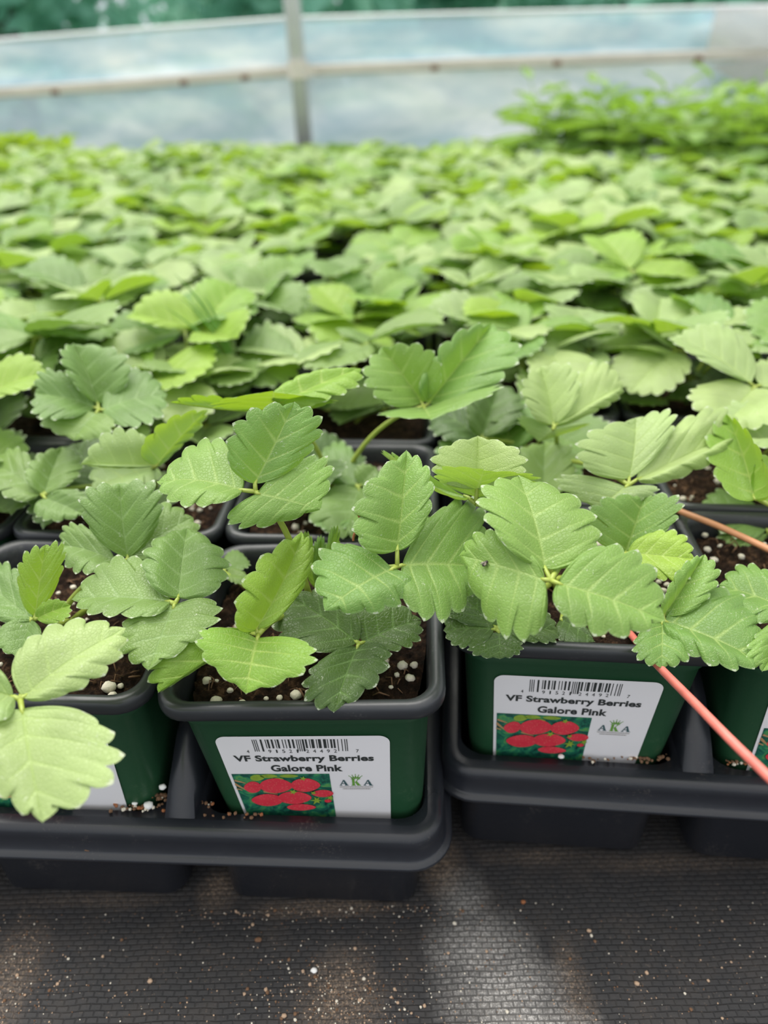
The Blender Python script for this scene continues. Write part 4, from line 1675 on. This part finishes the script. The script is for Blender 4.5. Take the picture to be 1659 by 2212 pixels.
def seedling_variant(seed, h, leaf_mat):
    r = random.Random(seed)
    st = MB()
    bend = Vector((r.uniform(-.012, .012), r.uniform(-.012, .012), h))
    path = bez(Vector((0, 0, 0)), Vector((0, 0, h * .5)), bend, 8)
    st.tube(path, [.0020 - .0010 * k / 8 for k in range(9)], 7)
    leaves = []
    n = 10
    for k in range(n):
        t = .30 + .70 * (k / (n - 1)) ** .8
        b = path[min(8, int(t * 8))]
        az = k * 2.4 + r.uniform(-.3, .3)
        el = r.uniform(-.15, .45) + (.5 if k > n - 3 else 0)
        ln = r.uniform(.060, .085) * (1.05 - .45 * max(0, t - .75) / .25)
        d = Vector((math.cos(az) * math.cos(el), math.sin(az) * math.cos(el), math.sin(el)))
        pb = b + d * .014
        st.tube([b, pb], .0007, 5)
        mb = MB()
        lance(mb, pb, pb + d * ln, ln * .29, Vector((0, 0, 1)), r.uniform(.05, .3))
        leaves.append(mb.mesh('leaf', leaf_mat))
    return st.mesh('stem', M_STEM), leaves


SV = [seedling_variant(700 + k, .108 + .010 * k, M_SEEDLEAF) for k in range(4)]
LV = [seedling_variant(800 + k, .055, M_LIMELEAF) for k in range(2)]
rs = random.Random(31)
for bed, u, v in SEEDCELLS:
    q = bed.w(u, v, POT_Z)
    root = bpy.data.objects.new('pepper_seedling', None); COL.objects.link(root)
    root.location = q
    root.rotation_euler = (0, 0, -bed.a)
    tag(root, 'tall bright green potted seedling with upright stem in the block at far right', 'seedling', 'tall seedlings at the far right')
    po = link('pot', POT_ME, root)
    link('pot_rim', RIM_ME, po)
    link('soil', SOILS[0], root)
    for k in range(2):
        st, lv = rs.choice(SV)
        s_ = rs.uniform(.85, 1.12)
        e_ = link('stem', st, root, (rs.uniform(-.012, .012) + (k - .5) * .04, rs.uniform(-.025, .025), SOIL_Z), (0, 0, rs.uniform(0, 6.28)))
        e_.scale = (s_, s_, s_)
        for l in lv: link('leaf', l, e_)
print('SEEDLINGS', len(SEEDCELLS))
for k, (px, py) in enumerate(((8, 318), (42, 312), (72, 318), (104, 322), (134, 326), (-30, 312))):
    b0 = at_y(px, py, WY - .135)
    st, lv = LV[k % 2]
    root = bpy.data.objects.new('lime_seedling', None); COL.objects.link(root)
    root.location = (b0.x, b0.y, b0.z - .055)
    root.rotation_euler = (0, 0, k * 1.3)
    tag(root, 'lime yellow leafy seedling by the plastic wall at far left', 'seedling', 'lime seedlings at far left')
    link('stem', st, root)
    for l in lv: link('leaf', l, root)

# ------------------------------------------------------------------ trees outside
def tree_meshes(seed, h, w_):
    r = random.Random(seed)
    cm = MB()
    for k in range(6500):
        t = r.random() ** .8
        z = .02 * h + t * h * .98
        rad = w_ * (1 - (t * .95) ** 1.6) * (.45 + .55 * r.random() ** .5) + .05
        a = r.uniform(0, 6.28)
        rad *= 1 + .22 * math.sin(a * 3 + seed) + .2 * math.sin(z * 5 + a * 2)
        c = Vector((rad * math.cos(a), rad * math.sin(a), z))
        s_ = r.uniform(.09, .17)
        u = Vector((r.uniform(-1, 1), r.uniform(-1, 1), r.uniform(-1, 1))).normalized()
        v = u.cross(Vector((r.uniform(-1, 1), r.uniform(-1, 1), r.uniform(-1, 1)))).normalized()
        cm.add([c - u * s_, c - v * s_ * .5, c + u * s_, c + v * s_ * .5], [(0, 1, 2, 3)])
    tm = MB().tube([(0, 0, -.06), (0, 0, h * .4), (0, 0, h * .9)], [.12, .09, .02], 10)
    return cm.mesh('crown', M_TREE, False), tm.mesh('trunk', M_BARK)


TREES = [tree_meshes(5, 5.0, .90), tree_meshes(9, 6.0, .95)]
TL = ['bushy tree outside beyond the plastic wall at the far left corner', 'green tree outside beyond the wall, left of the bright sky gap', 'green tree outside just right of the bright sky gap', 'green tree outside directly behind the steel post',
      'green tree outside right of the steel post', 'green tree outside above the middle of the film curtain', 'green tree outside above the right part of the film curtain', 'green tree outside at the far right corner']
for k, (x, y) in enumerate(((-4.6, 9.6), (-3.0, 7.0), (-1.35, 9.9), (-.55, 7.0), (.95, 9.8), (2.1, 7.0), (3.6, 9.7), (4.7, 7.0))):
    cr, tk = TREES[k % 2]
    root = bpy.data.objects.new('leafy_tree', None); COL.objects.link(root)
    root.location = (x, y, 0); root.rotation_euler = (0, 0, k * 1.1)
    tag(root, TL[k], 'tree', 'trees outside the greenhouse')
    link('crown', cr, root); link('trunk', tk, root)
